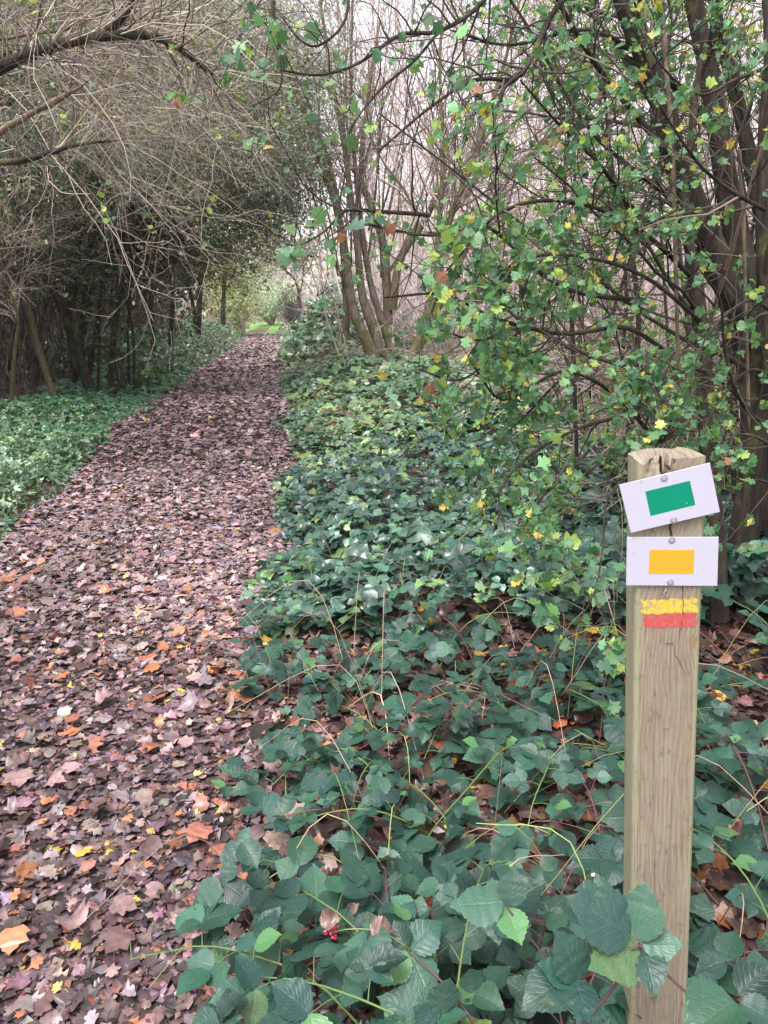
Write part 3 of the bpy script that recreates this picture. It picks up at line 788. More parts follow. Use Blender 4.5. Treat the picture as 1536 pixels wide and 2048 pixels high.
def spray_leaves(P, n, size, t0=.1, t1=1., tuft=4):
    p, d = along(P, max(n // tuft, 1), t0, t1); p = np.repeat(p, tuft, 0); d = np.repeat(d, tuft, 0); n = len(p)
    p = p + rng.normal(0, size * .22, p.shape)
    d = norm(d * .6 + rnd_dir(n, -.35) * .9)
    return p, d, hang(n, (-.45, -.75, 0)), size * np.exp(rng.normal(0, .22, n))

S = []
Yt = 3.9
S.append((px_line([(1470, 1215), (1497, 1000), (1512, 850), (1500, 700), (1452, 560), (1392, 420), (1342, 300), (1328, 215), (1292, 120), (1250, 20), (1200, -110)], Yt, -.25), [.09, .075, .072, .07, .064, .058, .054, .048, .042, .035, .025]))
S.append((px_line([(1545, 1230), (1540, 950), (1520, 720), (1488, 540), (1452, 370), (1425, 180), (1395, 40), (1372, -120)], Yt + .25, .1), [.09, .075, .07, .066, .06, .052, .045, .04]))
S.append((px_line([(1440, 1240), (1432, 1080), (1420, 950), (1412, 820), (1405, 690), (1388, 540), (1370, 430), (1380, 300), (1400, 120)], Yt - .5, .3), [.045, .042, .040, .040, .036, .030, .024, .018, .012]))
S.append((px_line([(1560, 1200), (1560, 800), (1536, 500), (1500, 320), (1472, 190), (1440, 60), (1420, -90)], Yt + .9, .2), [.06, .055, .05, .045, .04, .03, .02]))
S.append((px_line([(1600, 1250), (1580, 900), (1545, 740), (1530, 600), (1528, 300), (1540, 100), (1530, -60)], Yt - .3, .2), [.05, .045, .04, .035, .03, .025, .02]))
root, hb, HP, HR = tree('hawthorn_tree', 'dark several-stemmed hawthorn tree with green and yellow lobed leaves behind the waymark post', 'tree', S, M_BARK_DARK, sides=14)
stem_part('branch_stub', px_line([(1300, 88), (1262, 92), (1222, 88)], 3.72), [.03, .02, .012], M_BARK_DARK, root, hb, 10, 8)
stem_part('branch_stub', px_line([(1312, 150), (1290, 128), (1262, 122), (1250, 112)], 3.75), [.03, .022, .014, .01], M_BARK_DARK, root, hb, 10, 8)
for pts, Y, r in (([(1327, 60), (1336, 180), (1345, 300), (1350, 480), (1354, 640), (1362, 900), (1368, 1150)], 3.35, .011),
                  ([(1478, 300), (1486, 420), (1490, 560), (1494, 700), (1498, 880)], 3.3, .010),
                  ([(1380, 620), (1398, 640), (1418, 690), (1470, 722), (1500, 745)], 3.3, .018),
                  ([(1395, 500), (1420, 545), (1452, 590), (1500, 640)], 3.6, .035)):
    stem_part('liana' if r < .015 else 'branch', px_line(pts, Y, .15), [r, r * .9, r * .8], M_BARK_PALE if r < .015 else M_BARK_DARK, root, hb, 16, 6, .05)

# boughs, by their course in the picture and their distance
BO = [([(1330, 300), (1200, 140), (1115, 0), (1075, -90)], 3.7, 2.9, .016),
      ([(1180, -60), (1110, 20), (1075, 90), (1035, 155), (950, 160), (860, 215), (760, 300)], 3.2, 2.5, .013),
      ([(1035, 155), (1010, 175), (990, 230), (988, 300), (1002, 350)], 2.8, 2.6, .009),
      ([(1340, 470), (1270, 420), (1200, 330), (1110, 240), (1040, 160)], 3.7, 2.8, .012),
      ([(1390, 560), (1280, 460), (1150, 405), (1010, 420), (890, 545)], 3.6, 2.4, .013),
      ([(1360, 840), (1320, 880), (1230, 790), (1130, 742), (1010, 800), (950, 735)], 3.4, 2.3, .012),
      ([(1290, 600), (1180, 590), (1100, 560), (1000, 470), (959, 453), (900, 467), (834, 469), (725, 448), (683, 456)], 3.2, 1.9, .010),
      ([(860, 430), (790, 425), (701, 420), (678, 433), (647, 464), (600, 490), (570, 488)], 2.2, 1.85, .006),
      ([(1330, 700), (1250, 655), (1130, 668), (1000, 640), (890, 590), (770, 595)], 3.3, 2.1, .011),
      ([(1330, 760), (1240, 730), (1150, 700), (1060, 655), (960, 680), (880, 660)], 3.1, 2.2, .010),
      ([(1000, -60), (960, 10), (880, 62), (800, 70), (720, 125), (640, 150), (560, 140)], 2.6, 1.9, .008),
      ([(560, -80), (545, 0), (556, 90), (560, 175), (500, 215)], 2.1, 1.95, .005),
      ([(700, -60), (690, 40), (640, 90), (600, 80), (560, 30)], 2.2, 2.0, .005),
      ([(880, 60), (830, 120), (760, 180), (700, 260), (690, 320)], 2.4, 2.1, .005),
      ([(1320, 900), (1260, 950), (1215, 1000), (1205, 1100), (1190, 1180), (1150, 1260)], 2.9, 1.75, .006),
      ([(1250, 830), (1150, 860), (1050, 920), (1000, 985), (1010, 1060)], 2.8, 2.1, .008),
      ([(1180, 900), (1120, 960), (1075, 1010), (1085, 1070), (1070, 1150)], 2.6, 1.9, .006),
      ([(1400, 640), (1300, 560), (1200, 520), (1080, 510), (980, 560), (930, 640)], 3.3, 2.4, .011),
      ([(1440, 480), (1320, 380), (1180, 260), (1060, 60), (980, -60)], 3.8, 3.4, .015),
      ([(1430, 250), (1300, 130), (1180, 60), (1020, 90), (900, 60)], 4.0, 3.2, .014),
      ([(1500, 820), (1440, 760), (1380, 740), (1300, 780), (1180, 830)], 3.4, 2.8, .010),
      ([(1530, 420), (1460, 380), (1400, 330), (1350, 260), (1300, 180)], 3.0, 2.7, .010),
      ([(1540, 860), (1480, 800), (1450, 700), (1440, 600), (1400, 540)], 3.0, 2.5, .009),
      ([(1540, 620), (1500, 600), (1440, 640), (1400, 700), (1380, 780)], 2.9, 2.6, .008),
      ([(1545, 130), (1470, 160), (1400, 190), (1330, 140), (1280, 60)], 3.1, 2.8, .008)]
BO += [([(1560, 900), (1500, 870), (1450, 880), (1400, 930), (1390, 1000)], 2.9, 2.6, .007), ([(1570, 980), (1510, 960), (1460, 990), (1440, 1060)], 2.7, 2.5, .006),
       ([(1560, 760), (1500, 740), (1440, 800), (1400, 860), (1330, 850)], 3.0, 2.6, .007), ([(1200, 700), (1120, 760), (1020, 860), (940, 900)], 2.9, 2.6, .007), ([(1100, 600), (1000, 700), (920, 760), (840, 740)], 2.8, 2.4, .007)]
BP = []; BR = []
for pts, ya, yb, r in BO:
    _, P, Rr = stem_part('bough', px_line(pts, ya, yb - ya), [r, r * .75, r * .5, r * .25], M_BARK_DARK, root, hb, 22, 6, .06)
    P = P + np.cumsum(rng.normal(0, .003, P.shape), 1) * 0
    BP.append(P); BR.append(Rr)
BP = np.concatenate(BP); BR = np.concatenate(BR)
t1P, t1R = grow(BP, BR, 420, .34, .05, 1, .9, -.05, .22, 6, .6, .006, .0014)
t2P, t2R = grow(t1P, t1R, 900, .15, .2, 1, .9, -.04, .25, 4, .7, .003, .0011)
twig_part(root, hb, [(t1P, t1R), (t2P, t2R)], 'twigs', pal=TW_DARK)
p1 = spray_leaves(t2P, 5200, .033); p2 = spray_leaves(t1P, 1600, .036, .3)
p3 = spray_leaves(BP[[6, 7, 10, 11, 12, 13]], 52, .050, .15, 1, tuft=2)
pos, dr, nr, sz = [np.concatenate(z) for z in zip(p1, p2, p3)]
px, py, dep = proj(pos)
dens = np.ones(len(pos))
dens *= np.where((px < 870) & (py > 300), .40, 1); dens *= np.where((px < 1150) & (py < 400), .30, 1); dens *= np.where((px < 900) & (px > 560) & (py < 420), .45, 1); dens *= np.where((px < 820) & (py > 500), .45, 1); dens *= np.where((px > 1180) & (py < 420), .55, 1)
dens *= np.where((px > 1300) & (py < 700), .5, 1)
ok = rng.random(len(pos)) < dens
ok &= ~((px > 1205) & (px < 1470) & (py > 870) & (dep < 1.7)) & ~((px < 560) & (py > 330)) & (dep > 1.45) & (px > 330)
pos, dr, nr, sz = pos[ok], dr[ok], nr[ok], sz[ok]
leaves_split(root, hb, pos, dr, nr, sz, HAW_MESH, L_HAW, PAL_HAW, M_HAW, 290, 20)
b2P, b2R = grow(HP, HR, 34, 1.5, .35, .95, .9, .03, .14, 7, .3, .011, .003, bias=(-.35, -.1, .1))
c1P, c1R = grow(b2P, b2R, 420, .6, .15, 1, .8, .0, .2, 5, .6, .008, .0018)
c2P, c2R = grow(c1P, c1R, 1300, .25, .2, 1, .8, 0, .22, 4, .7, .004, .0014)
twig_part(root, hb, [(b2P, b2R), (c1P, c1R), (c2P, c2R)], 'crown_twigs', pal=TW_DARK)
pos, dr, nr, sz = spray_leaves(c2P, 4200, .036)
px, py, dep = proj(pos); ok = (dep > 2.2) & ~((px < 1000) & (rng.random(len(px)) > .2))
a = Acc(); leaf_cloud(a, L_HAW_LOW, pos[ok], dr[ok], nr[ok], sz[ok], pick(PAL_HAW, ok.sum(), .25)); tag(a.build('crown_leaves', M_HAW, root, hb), kind='stuff')

# hawthorns further back on the right
def back_hawthorn(x, y, h_, lean, label, n_stem=3, nl=2600, pal=PAL_HAW_LIT, leafs=.044, group='hawthorns behind the front tree', tw=TW_DARK, bark=None):
    st = []
    for k in range(n_stem):
        b = np.array([x + rng.normal(0, .18), y + rng.normal(0, .18), 0]); b[2] = height(b[0], b[1]) - .1
        top = b + np.array([lean[0] + rng.normal(0, .5), lean[1] + rng.normal(0, .4), h_ * rng.uniform(.75, 1.1)])
        m = (b + top) / 2 + rng.normal(0, .18, 3)
        r = rng.uniform(.015, .035)
        st.append(([b, b * .7 + m * .3 + rng.normal(0, .06, 3), m, m * .4 + top * .6 + rng.normal(0, .12, 3), top], [r, r * .8, r * .6, r * .3]))
    rt, bs, P, Rr = tree('hawthorn_tree', label, 'tree', st, bark or M_BARK_DARK, group, sides=7)
    aP, aR = grow(P, Rr, 34, h_ * .36, .15, 1, .9, .02, .16, 6, .5, .012, .0025)
    bP, bR = grow(aP, aR, 220, h_ * .16, .1, 1, .8, 0, .22, 5, .6, .007, .0022)
    cP, cR = grow(bP, bR, 700, h_ * .08, .2, 1, .8, 0, .22, 3, .7, .003, .0016)
    twig_part(rt, bs, [(aP, aR), (bP, bR), (cP, cR)], 'twigs', pal=tw)
    p_, d_, n_, s_ = spray_leaves(np.concatenate([cP]), nl, leafs)
    px, py, dep = proj(p_); ok = ~((px < 700) & (py > 250)) & (rng.random(len(px)) < np.where((px < 1100) & (py < 400), .4, 1))
    a = Acc(); leaf_cloud(a, L_HAW_LOW, p_[ok], d_[ok], n_[ok], s_[ok], pick(pal, ok.sum(), .25)); tag(a.build('foliage', M_HAW, rt, bs), kind='stuff')
back_hawthorn(1.75, 5.6, 3.4, (-.2, -.1), 'thin-stemmed leafy hawthorn in the middle, just left of the dark tree')
back_hawthorn(2.55, 5.2, 4.6, (-.5, 0), 'leafy hawthorn with thin dark stems straight behind the waymark post')
back_hawthorn(2.3, 8.2, 4.6, (.1, 0), 'tall yellowish-green hawthorn beyond the bramble bank', nl=1500)
back_hawthorn(3.0, 7.4, 5.6, (-.3, 0), 'tall hawthorn partly hidden by the dark many-stemmed tree', nl=2400)
back_hawthorn(4.6, 6.6, 5.2, (-.4, 0), 'bushy hawthorn at the right edge behind the dark trunks', nl=2400)

M_BARK_HAZEL = bark_mat('hazel_stem_bark', (.06, .046, .036), (.25, .20, .155), .30, .7)
M_BARK_HAZEL = bark_mat('hazel_stem_bark', (.06, .046, .036), (.25, .20, .155), .30, .7)
# ------------------------------------------------------------------ hazel in the middle, with mossy foot
Yh = 14.0
HZ = [([(760, 745), (737, 690), (706, 620), (692, 520), (676, 430), (642, 320), (592, 180), (550, 60), (520, -60)], Yh, [.125, .105, .085, .072, .062, .05, .036, .022]),
      ([(770, 738), (748, 660), (724, 590), (716, 500), (702, 400), (690, 300), (662, 150), (640, 0), (630, -80)], Yh + .15, [.12, .095, .072, .058, .05, .04, .028, .016]),
      ([(782, 700), (763, 640), (742, 570), (722, 450), (708, 300), (702, 150), (706, -40)], Yh + .35, [.075, .07, .06, .048, .038, .03, .018]),
      ([(692, 668), (690, 560), (680, 450), (660, 330), (610, 190), (590, 80)], Yh + .3, [.07, .06, .05, .04, .03, .02]),
      ([(776, 650), (772, 540), (762, 470), (738, 400), (722, 350), (735, 200), (760, 40)], Yh + .5, [.09, .08, .065, .06, .04, .02]),
      ([(785, 620), (800, 520), (850, 440), (882, 375), (935, 322), (1000, 270), (1080, 200)], Yh + .4, [.08, .07, .06, .05, .04, .03])]
root, hz, ZP, ZR = tree('hazel_tree', 'multi-stemmed hazel with pale bark and moss at its foot on the right bank', 'tree',
                        [(px_line(p, y), r) for p, y, r in HZ], M_BARK_HAZEL, sides=12)
shoots = []
for k in range(20):
    x0 = rng.uniform(672, 790); x1 = x0 + (x0 - 715) * rng.uniform(.6, 2.6) + rng.normal(0, 40)
    y1 = rng.uniform(-120, 250)
    yb_ = rng.uniform(400, 560); pts = px_line([(x0, yb_), (x0 + (x1 - x0) * .25, yb_ - 110), (x0 + (x1 - x0) * .6, (yb_ - 110) * .5 + y1 * .5), (x1, y1)], Yh + rng.uniform(-.2, .9))
    pts = pts + rng.normal(0, .05, pts.shape)
    _, P, Rr = stem_part('shoot', pts, [rng.uniform(.016, .026), .016, .011, .006], M_BARK_PALE, root, hz, 12, 5, .04)
    shoots.append((spline(P[0], 22)[None], np.interp(np.linspace(0, 1, 22), np.linspace(0, 1, 12), Rr[0])[None]))
SP_ = np.concatenate([s[0] for s in shoots] + [ZP]); SR_ = np.concatenate([s[1] for s in shoots] + [ZR])
aP, aR = grow(SP_, SR_, 260, 1.9, .35, 1, .6, -.06, .12, 7, .5, .016, .005, bias=(-.18, 0, 0))
bP, bR = grow(aP, aR, 1300, .8, .15, 1, .7, -.05, .16, 5, .6, .008, .004)
cP, cR = grow(bP, bR, 2200, .4, .15, 1, .7, -.03, .2, 4, .7, .005, .0035)
twig_part(root, hz, [(aP, aR), (bP, bR), (cP, cR)], 'twigs', pal=TW_PALE)
HZ2 = [([(828, 705), (868, 600), (888, 480), (918, 390), (955, 300), (1005, 140), (1040, 0)], [.09, .075, .06, .05, .04, .03, .02]),
       ([(835, 700), (900, 565), (945, 470), (985, 400), (1050, 320), (1150, 220)], [.08, .07, .055, .045, .035, .02]),
       ([(838, 702), (862, 580), (880, 430), (885, 300), (880, 120), (890, -40)], [.07, .06, .045, .035, .025, .015])]
root2, hz2, ZP2, ZR2 = tree('hazel_tree', 'smaller hazel clump leaning right behind the leafy sprays', 'tree', [(px_line(p, 13.2), r) for p, r in HZ2], M_BARK_MOSS, sides=9)
aP, aR = grow(ZP2, ZR2, 120, 1.8, .3, 1, .6, .05, .12, 7, .5, .02, .005)
bP, bR = grow(aP, aR, 800, .7, .15, 1, .7, 0, .16, 5, .6, .009, .004)
twig_part(root2, hz2, [(aP, aR), (bP, bR)], 'twigs', pal=TW_PALE)

# ------------------------------------------------------------------ small dark tree and snag on the bank, far
g = ground_at(600, 657); Yf = g[1]
F1 = [([(601, 662), (600, 610), (592, 565), (565, 532), (535, 478), (520, 420)], Yf, [.13, .12, .10, .07, .04, .02]),
      ([(594, 600), (604, 568), (606, 530), (600, 470), (610, 400)], Yf + .1, [.08, .06, .05, .035, .02])]
rt, bs, P, Rr = tree('forked_tree', 'small dark forked tree on the bank at the far end of the path', 'tree', [(px_line(p, y), r) for p, y, r in F1], M_BARK_DARK, sides=9)
aP, aR = grow(P, Rr, 70, 2.6, .4, 1, .7, -.02, .14, 7, .5, .03, .008)
bP, bR = grow(aP, aR, 700, 1.0, .1, 1, .7, -.02, .18, 5, .6, .012, .006)
twig_part(rt, bs, [(aP, aR), (bP, bR)], 'twigs', pal=[(1, (.10, .08, .055)), (.6, (.2, .16, .11))])
p_, d_ = along(bP, 1500); a = Acc(); leaf_cloud(a, L_TINY, p_, rnd_dir(1500), rnd_dir(1500), .07, pick([(1, (.13, .15, .05)), (.6, (.2, .18, .06))], 1500)); tag(a.build('foliage', M_SMALL, rt, bs), kind='stuff')
g = ground_at(648, 602)
tree('dead_snag', 'crooked dead dark snag poking out of the overgrown mound', 'dead tree', [(px_line([(650, 604), (638, 592), (632, 575), (626, 571), (618, 569)], g[1]), [.10, .09, .08, .055, .03]),
     (px_line([(631, 578), (636, 570)], g[1]), [.06, .04])], M_BARK_DARK, sides=8)
# ------------------------------------------------------------------ brambles beside the path and round the post
PAL_BR = [(.48, (.021, .062, .046)), (.24, (.031, .086, .056)), (.18, (.014, .042, .035)), (.08, (.06, .125, .05)), (.02, (.105, .155, .045))]
BR_MESH = variants('leaf', L_BRAMBLE, PAL_BR, M_BRAMBLE, 40, .28, .010, .20)
M_CANE = col_mat('bramble_cane', .6, .3)
def compound(p, d, up, size, n=3, extra=None):
    """leaflets of one bramble leaf: position, direction, facing, size"""
    d = norm(d); side = norm(np.cross(d, up)); up = norm(np.cross(side, d))
    out = [(p + d * .22 * size, d, 1.08)]
    for s in (-1, 1):
        out.append((p, norm(d * .42 + side * s), .92))
        if n == 5: out.append((p - d * .05 * size, norm(-d * .35 + side * s), .68))
    return [(a, b, up + rng.normal(0, .16, 3), size * c * rng.uniform(.9, 1.1)) for a, b, c in out]

def bramble(x, y, label, n_canes=7, hgt=.5, length=1.0, head=None, hs=1.6, leaf=.068, nmax=250, clear=None, nod=.075, heroes=(), hero_canes=()):
    base = np.array([x, y, float(height(x, y))])
    root = thing('bramble_bush', label, 'bramble', base, 'bramble bushes between the path and the post')
    LV = []
    for c in range(n_canes):
        a0 = (rng.uniform(0, 2 * math.pi) if head is None else head + rng.normal(0, hs * .5))
        el = rng.uniform(.75, 1.3)
        K = 16; L = length * rng.uniform(.7, 1.2); p = base + np.array([rng.normal(0, .06), rng.normal(0, .06), -.02])
        d = np.array([math.cos(a0) * math.cos(el), math.sin(a0) * math.cos(el), math.sin(el)])
        P = [p]
        hh = hgt * rng.uniform(.6, 1.1)
        for k in range(K - 1):
            p = p + d * L / (K - 1); P.append(p)
            top = (p[2] - base[2]) / hh
            d = d + np.array([math.cos(a0), math.sin(a0), 0]) * .10 + np.array([0, 0, -.12 - .42 * max(top - .55, 0)]) + rng.normal(0, .06, 3)
            d = norm(d)
        P = np.array(P); gz = height(P[:, 0], P[:, 1]) + .03; P[:, 2] = np.maximum(P[:, 2], gz)
        red = rng.random() < .5
        cc = np.array((.12, .045, .05)) if red else np.array((.10, .16, .05))
        A = Acc(); v, q = tubes(P[None], (np.linspace(.0034, .0013, K))[None], 6); A.add(v, [q], cc)
        s = .12 * L; side = 1; T = norm(np.gradient(P, axis=0)); al = np.concatenate([[0], np.cumsum(np.linalg.norm(np.diff(P, axis=0), axis=1))])
        while s < al[-1]:
            k = min(np.searchsorted(al, s), K - 1); pp = np.array([np.interp(s, al, P[:, j]) for j in range(3)]); t = T[k]
            sd = norm(np.cross(t, np.array([0, 0, 1.]))) * side
            pd = norm(sd * rng.uniform(.6, 1.1) + t * rng.uniform(.2, .7) + np.array([0, 0, rng.uniform(.15, .7)]))
            pl = rng.uniform(.03, .065) * (leaf / .068)
            e = pp + pd * pl
            v, q = tubes(np.stack([pp, (pp + e) / 2 + np.array([0, 0, .004]), e])[None], np.array([[.0013, .0010, .0009]]), 4); A.add(v, [q], cc * .9 + .02)
            ld = norm(pd * np.array([1, 1, .25]) + rng.normal(0, .2, 3)); up = np.array([-.12, -.28, 1.]) + rng.normal(0, .28, 3)
            LV += compound(e, ld, up, leaf * rng.uniform(.65, 1.25) * (1 if s < .85 * al[-1] else .7), 5 if rng.random() < .25 else 3)
            side = -side; s += nod * rng.uniform(.6, 1.3)
        if len(P): A.build('cane', M_CANE, root, base)
    pos = np.array([l[0] for l in LV]); dr = np.array([l[1] for l in LV]); nr = np.array([l[2] for l in LV]); sz = np.array([l[3] for l in LV])
    ok = pos[:, 2] > height(pos[:, 0], pos[:, 1]) + .01
    px, py, dep = proj(pos)
    ok &= (dep > .55) & ~((px > 1225) & (px < 1435) & (py < 1740) & (py > 850) & (dep < 1.4))
    ok &= ~((px < 400) & (py > 1450)); u = pos[:, 0] - path_c(pos[:, 1]); ok &= ~((u < .9) & (pos[:, 1] > 1.9)) 
    if clear is not None: ok &= ~clear(px, py, dep)
    if heroes:                                                       # room for the leaves placed one by one
        hc = np.array([((a[0] + b[0]) / 2, (a[1] + b[1]) / 2) for a, b, *_ in heroes])
        dd = np.hypot(px[:, None] - hc[None, :, 0], py[:, None] - hc[None, :, 1]).min(1)
        ok &= ~((dd < 70) & (dep < 1.3))
    pos, dr, nr, sz = pos[ok], dr[ok], nr[ok], sz[ok]
    for a_, b_, ya, yb in heroes:
        p0, p1 = at(*a_, ya), at(*b_, yb); v_ = p1 - p0; l_ = np.linalg.norm(v_)
        pos = np.concatenate([pos, p0[None]]); dr = np.concatenate([dr, v_[None] / l_]); sz = np.append(sz, l_)
        nr = np.concatenate([nr, norm(np.array([-.1, -.55, 1.]) + rng.normal(0, .14, 3))[None]])
    for pts_, ya, yb, r_ in hero_canes:
        P_ = spline(px_line(pts_, ya, yb - ya), 14); A = Acc(); v, q = tubes(P_[None], np.linspace(r_, r_ * .6, 14)[None], 6)
        A.add(v, [q], (.10, .05, .06)); A.build('cane', M_CANE, root, base)
    leaves_split(root, base, pos, dr, nr, sz, BR_MESH, L_BRAMBLE, PAL_BR, M_BRAMBLE, nmax, 14)
    return root, base

def keep_post(px, py, dep): return (px > 1205) & (px < 1420) & (dep < 1.35)
BB = [(.40, .90, 'big-leaved bramble in front of the foot of the waymark post', 8, .72, .85, math.pi * .95, 2.6, .084),
      (.16, .92, 'big-leaved bramble at the bottom edge, left of the post', 9, .68, .85, math.pi * .8, 2.4, .082),
      (.02, 1.20, 'bramble reaching out over the fallen leaves with red berries', 8, .52, .75, math.pi * .9, 1.8, .076),
      (.22, 1.42, 'spotted bramble between the berry spray and the post', 7, .50, .7, None, 2, .070),
      (.66, .96, 'bramble at the bottom right corner in front of the post', 8, .66, .7, .2, 2.4, .080),
      (.86, 1.38, 'bramble just right of the middle of the post', 8, .62, .75, None, 2, .072),
      (.62, 1.75, 'bramble directly behind the post', 7, .55, .8, None, 2, .070),
      (.16, 1.95, 'bramble with pale dry stalks on bare brown leaf litter', 6, .34, .62, None, 2, .064),
      (-.22, 2.05, 'low creeping bramble at the path edge by the fallen leaves', 5, .26, .6, math.pi * .5, 2.5, .058),
      (.55, 2.35, 'bramble left of the post below the yellow hawthorn sprays', 6, .48, .8, None, 2, .068),
      (1.10, 2.20, 'bramble in shade behind the right side of the post', 8, .6, .9, None, 2, .070),
      (-.10, 2.75, 'dark bramble overhanging the path edge', 8, .46, .8, math.pi * .7, 2.4, .064),
      (.35, 2.95, 'bramble clump on the slope behind the low creeping one', 6, .5, .85, None, 2, .066),
      (.95, 3.1, 'bramble clump under the hanging hawthorn twigs', 8, .55, .9, None, 2, .066),
      (-.30, 3.55, 'bramble hummock where the path edge bends in', 9, .5, .9, math.pi * .6, 3, .064),
      (.30, 2.45, 'bramble filling the litter gap half way between the path edge and the post', 5, .4, .7, None, 2, .060),
      (.02, 2.35, 'small bramble between the creeping one and the litter gap', 4, .34, .6, None, 2, .058),
      (1.7, 2.9, 'bramble in the gloom under the dark hawthorn trunks', 8, .6, .9, None, 2, .068)]
HERO = {0: ([((1262, 1872), (1136, 1790), 1.0, 1.02), ((1272, 1880), (1292, 1760), 1.0, 1.04), ((1284, 1886), (1370, 1888), 1.0, .99), ((1284, 1893), (1314, 1992), 1.0, .93), ((1274, 1893), (1176, 1940), 1.0, .95),
              ((1136, 1958), (1042, 2012), .97, .93), ((1150, 1958), (1178, 2046), .97, .90), ((1160, 1958), (1112, 1858), .97, .99), ((1146, 1960), (1075, 1925), .97, .98),
              ((1006, 1806), (898, 1812), 1.05, 1.05), ((1012, 1816), (1044, 1892), 1.05, .99), ((1020, 1812), (1030, 1732), 1.05, 1.08)],
             [([(1150, 2070), (1215, 1990), (1262, 1930), (1278, 1888)], 1.0, 1.0, .0032), ([(1278, 1888), (1335, 1950), (1392, 2002), (1450, 2050)], 1.0, .95, .0032), ([(1278, 1890), (1210, 1925), (1148, 1960), (1080, 1900), (1012, 1812)], .99, 1.04, .0026)]),
        2: ([((523, 1872), (560, 1812), 1.33, 1.36), ((527, 1876), (538, 1966), 1.33, 1.27), ((515, 1872), (470, 1925), 1.33, 1.3), ((440, 1764), (390, 1812), 1.4, 1.38), ((455, 1762), (462, 1712), 1.4, 1.43), ((450, 1768), (502, 1806), 1.4, 1.37),
              ((482, 1690), (436, 1724), 1.45, 1.43), ((486, 1684), (516, 1738), 1.45, 1.4), ((480, 1684), (500, 1652), 1.45, 1.48), ((813, 1902), (762, 1975), 1.2, 1.15), ((820, 1906), (866, 2012), 1.2, 1.13), ((822, 1900), (884, 1838), 1.2, 1.24), ((812, 1896), (786, 1838), 1.2, 1.24)],
             [([(640, 1960), (590, 1915), (523, 1872), (440, 1764), (482, 1690)], 1.3, 1.45, .0024), ([(960, 2060), (890, 1970), (816, 1902)], 1.1, 1.2, .0028)]),
        4: ([((1440, 1990), (1374, 1958), .98, .99), ((1470, 2000), (1366, 2075), .95, .90), ((1478, 1990), (1545, 1930), .97, 1.0), ((1480, 2004), (1560, 2050), .95, .92)],
             [([(1560, 2090), (1500, 2030), (1450, 1992)], .95, .98, .003)])}
BUSH = []
for i, b in enumerate(BB):
    he = HERO.get(i, ((), ()))
    BUSH.append(bramble(b[0], b[1], b[2], b[3], b[4], b[5], b[6], b[7], b[8], clear=keep_post, heroes=he[0], hero_canes=he[1]))
# red unripe berries and withered leaves on the third bush
rt_, bs_ = BUSH[2]
M_BERRY = plain('berry', (.42, .03, .06), .3, .5)
ico = bpy.data.meshes.new('berry')
import bmesh
bm = bmesh.new(); bmesh.ops.create_icosphere(bm, subdivisions=1, radius=1.0); bm.to_mesh(ico); bm.free(); ico.materials.append(M_BERRY)
cb = at(665, 1862, 1.21)
for k in range(16):
    o = bpy.data.objects.new('berry', ico); COL.objects.link(o); o.parent = rt_
    o.scale = (.0038,) * 3; o.location = Vector(cb - bs_ + rng.normal(0, 1, 3) * np.array([.009, .006, .009]))
for a_, b_ in (((640, 1838), (695, 1836)), ((740, 1850), (802, 1866)), ((742, 1858), (748, 1892)), ((700, 1820), (720, 1806))):
    p0, p1 = at(*a_, 1.2), at(*b_, 1.19); p1 = p0 + (p1 - p0) * .8; a = Acc()
    leaf_cloud(a, L_BRAMBLE, p0[None], (p1 - p0)[None], np.array([[0, -.8, .7]]), np.linalg.norm(p1 - p0), np.array([[.15, .09, .075]]) * rng.uniform(.7, 1.0), .9, .05)
    o = a.build('withered_leaf', M_LITTER, rt_, bs_); o['label'] = 'withered pinkish brown leaf'
A = Acc(); v, q = tubes(spline([at(660, 1866, 1.21), at(700, 1858, 1.2), at(760, 1862, 1.2), at(800, 1885, 1.2), at(830, 1905, 1.21)], 12)[None], np.full((1, 12), .0011), 5); A.add(v, [q], (.2, .25, .1)); A.build('stalk', M_CANE, rt_, bs_)
for (px_, py_, Y_, lab) in ((1183, 1752, 1.12, 'tiny white petal on a bramble leaf just left of the post')
                          ,):
    a = Acc(); leaf_cloud(a, L_OVAL, at(px_, py_, Y_)[None], np.array([[.3, .2, .1]]), np.array([[0, -.6, 1.]]), .009, np.array([[.7, .69, .7]]), .5)
    tag(a.build('white_petal', M_SMALL), lab, 'petal')

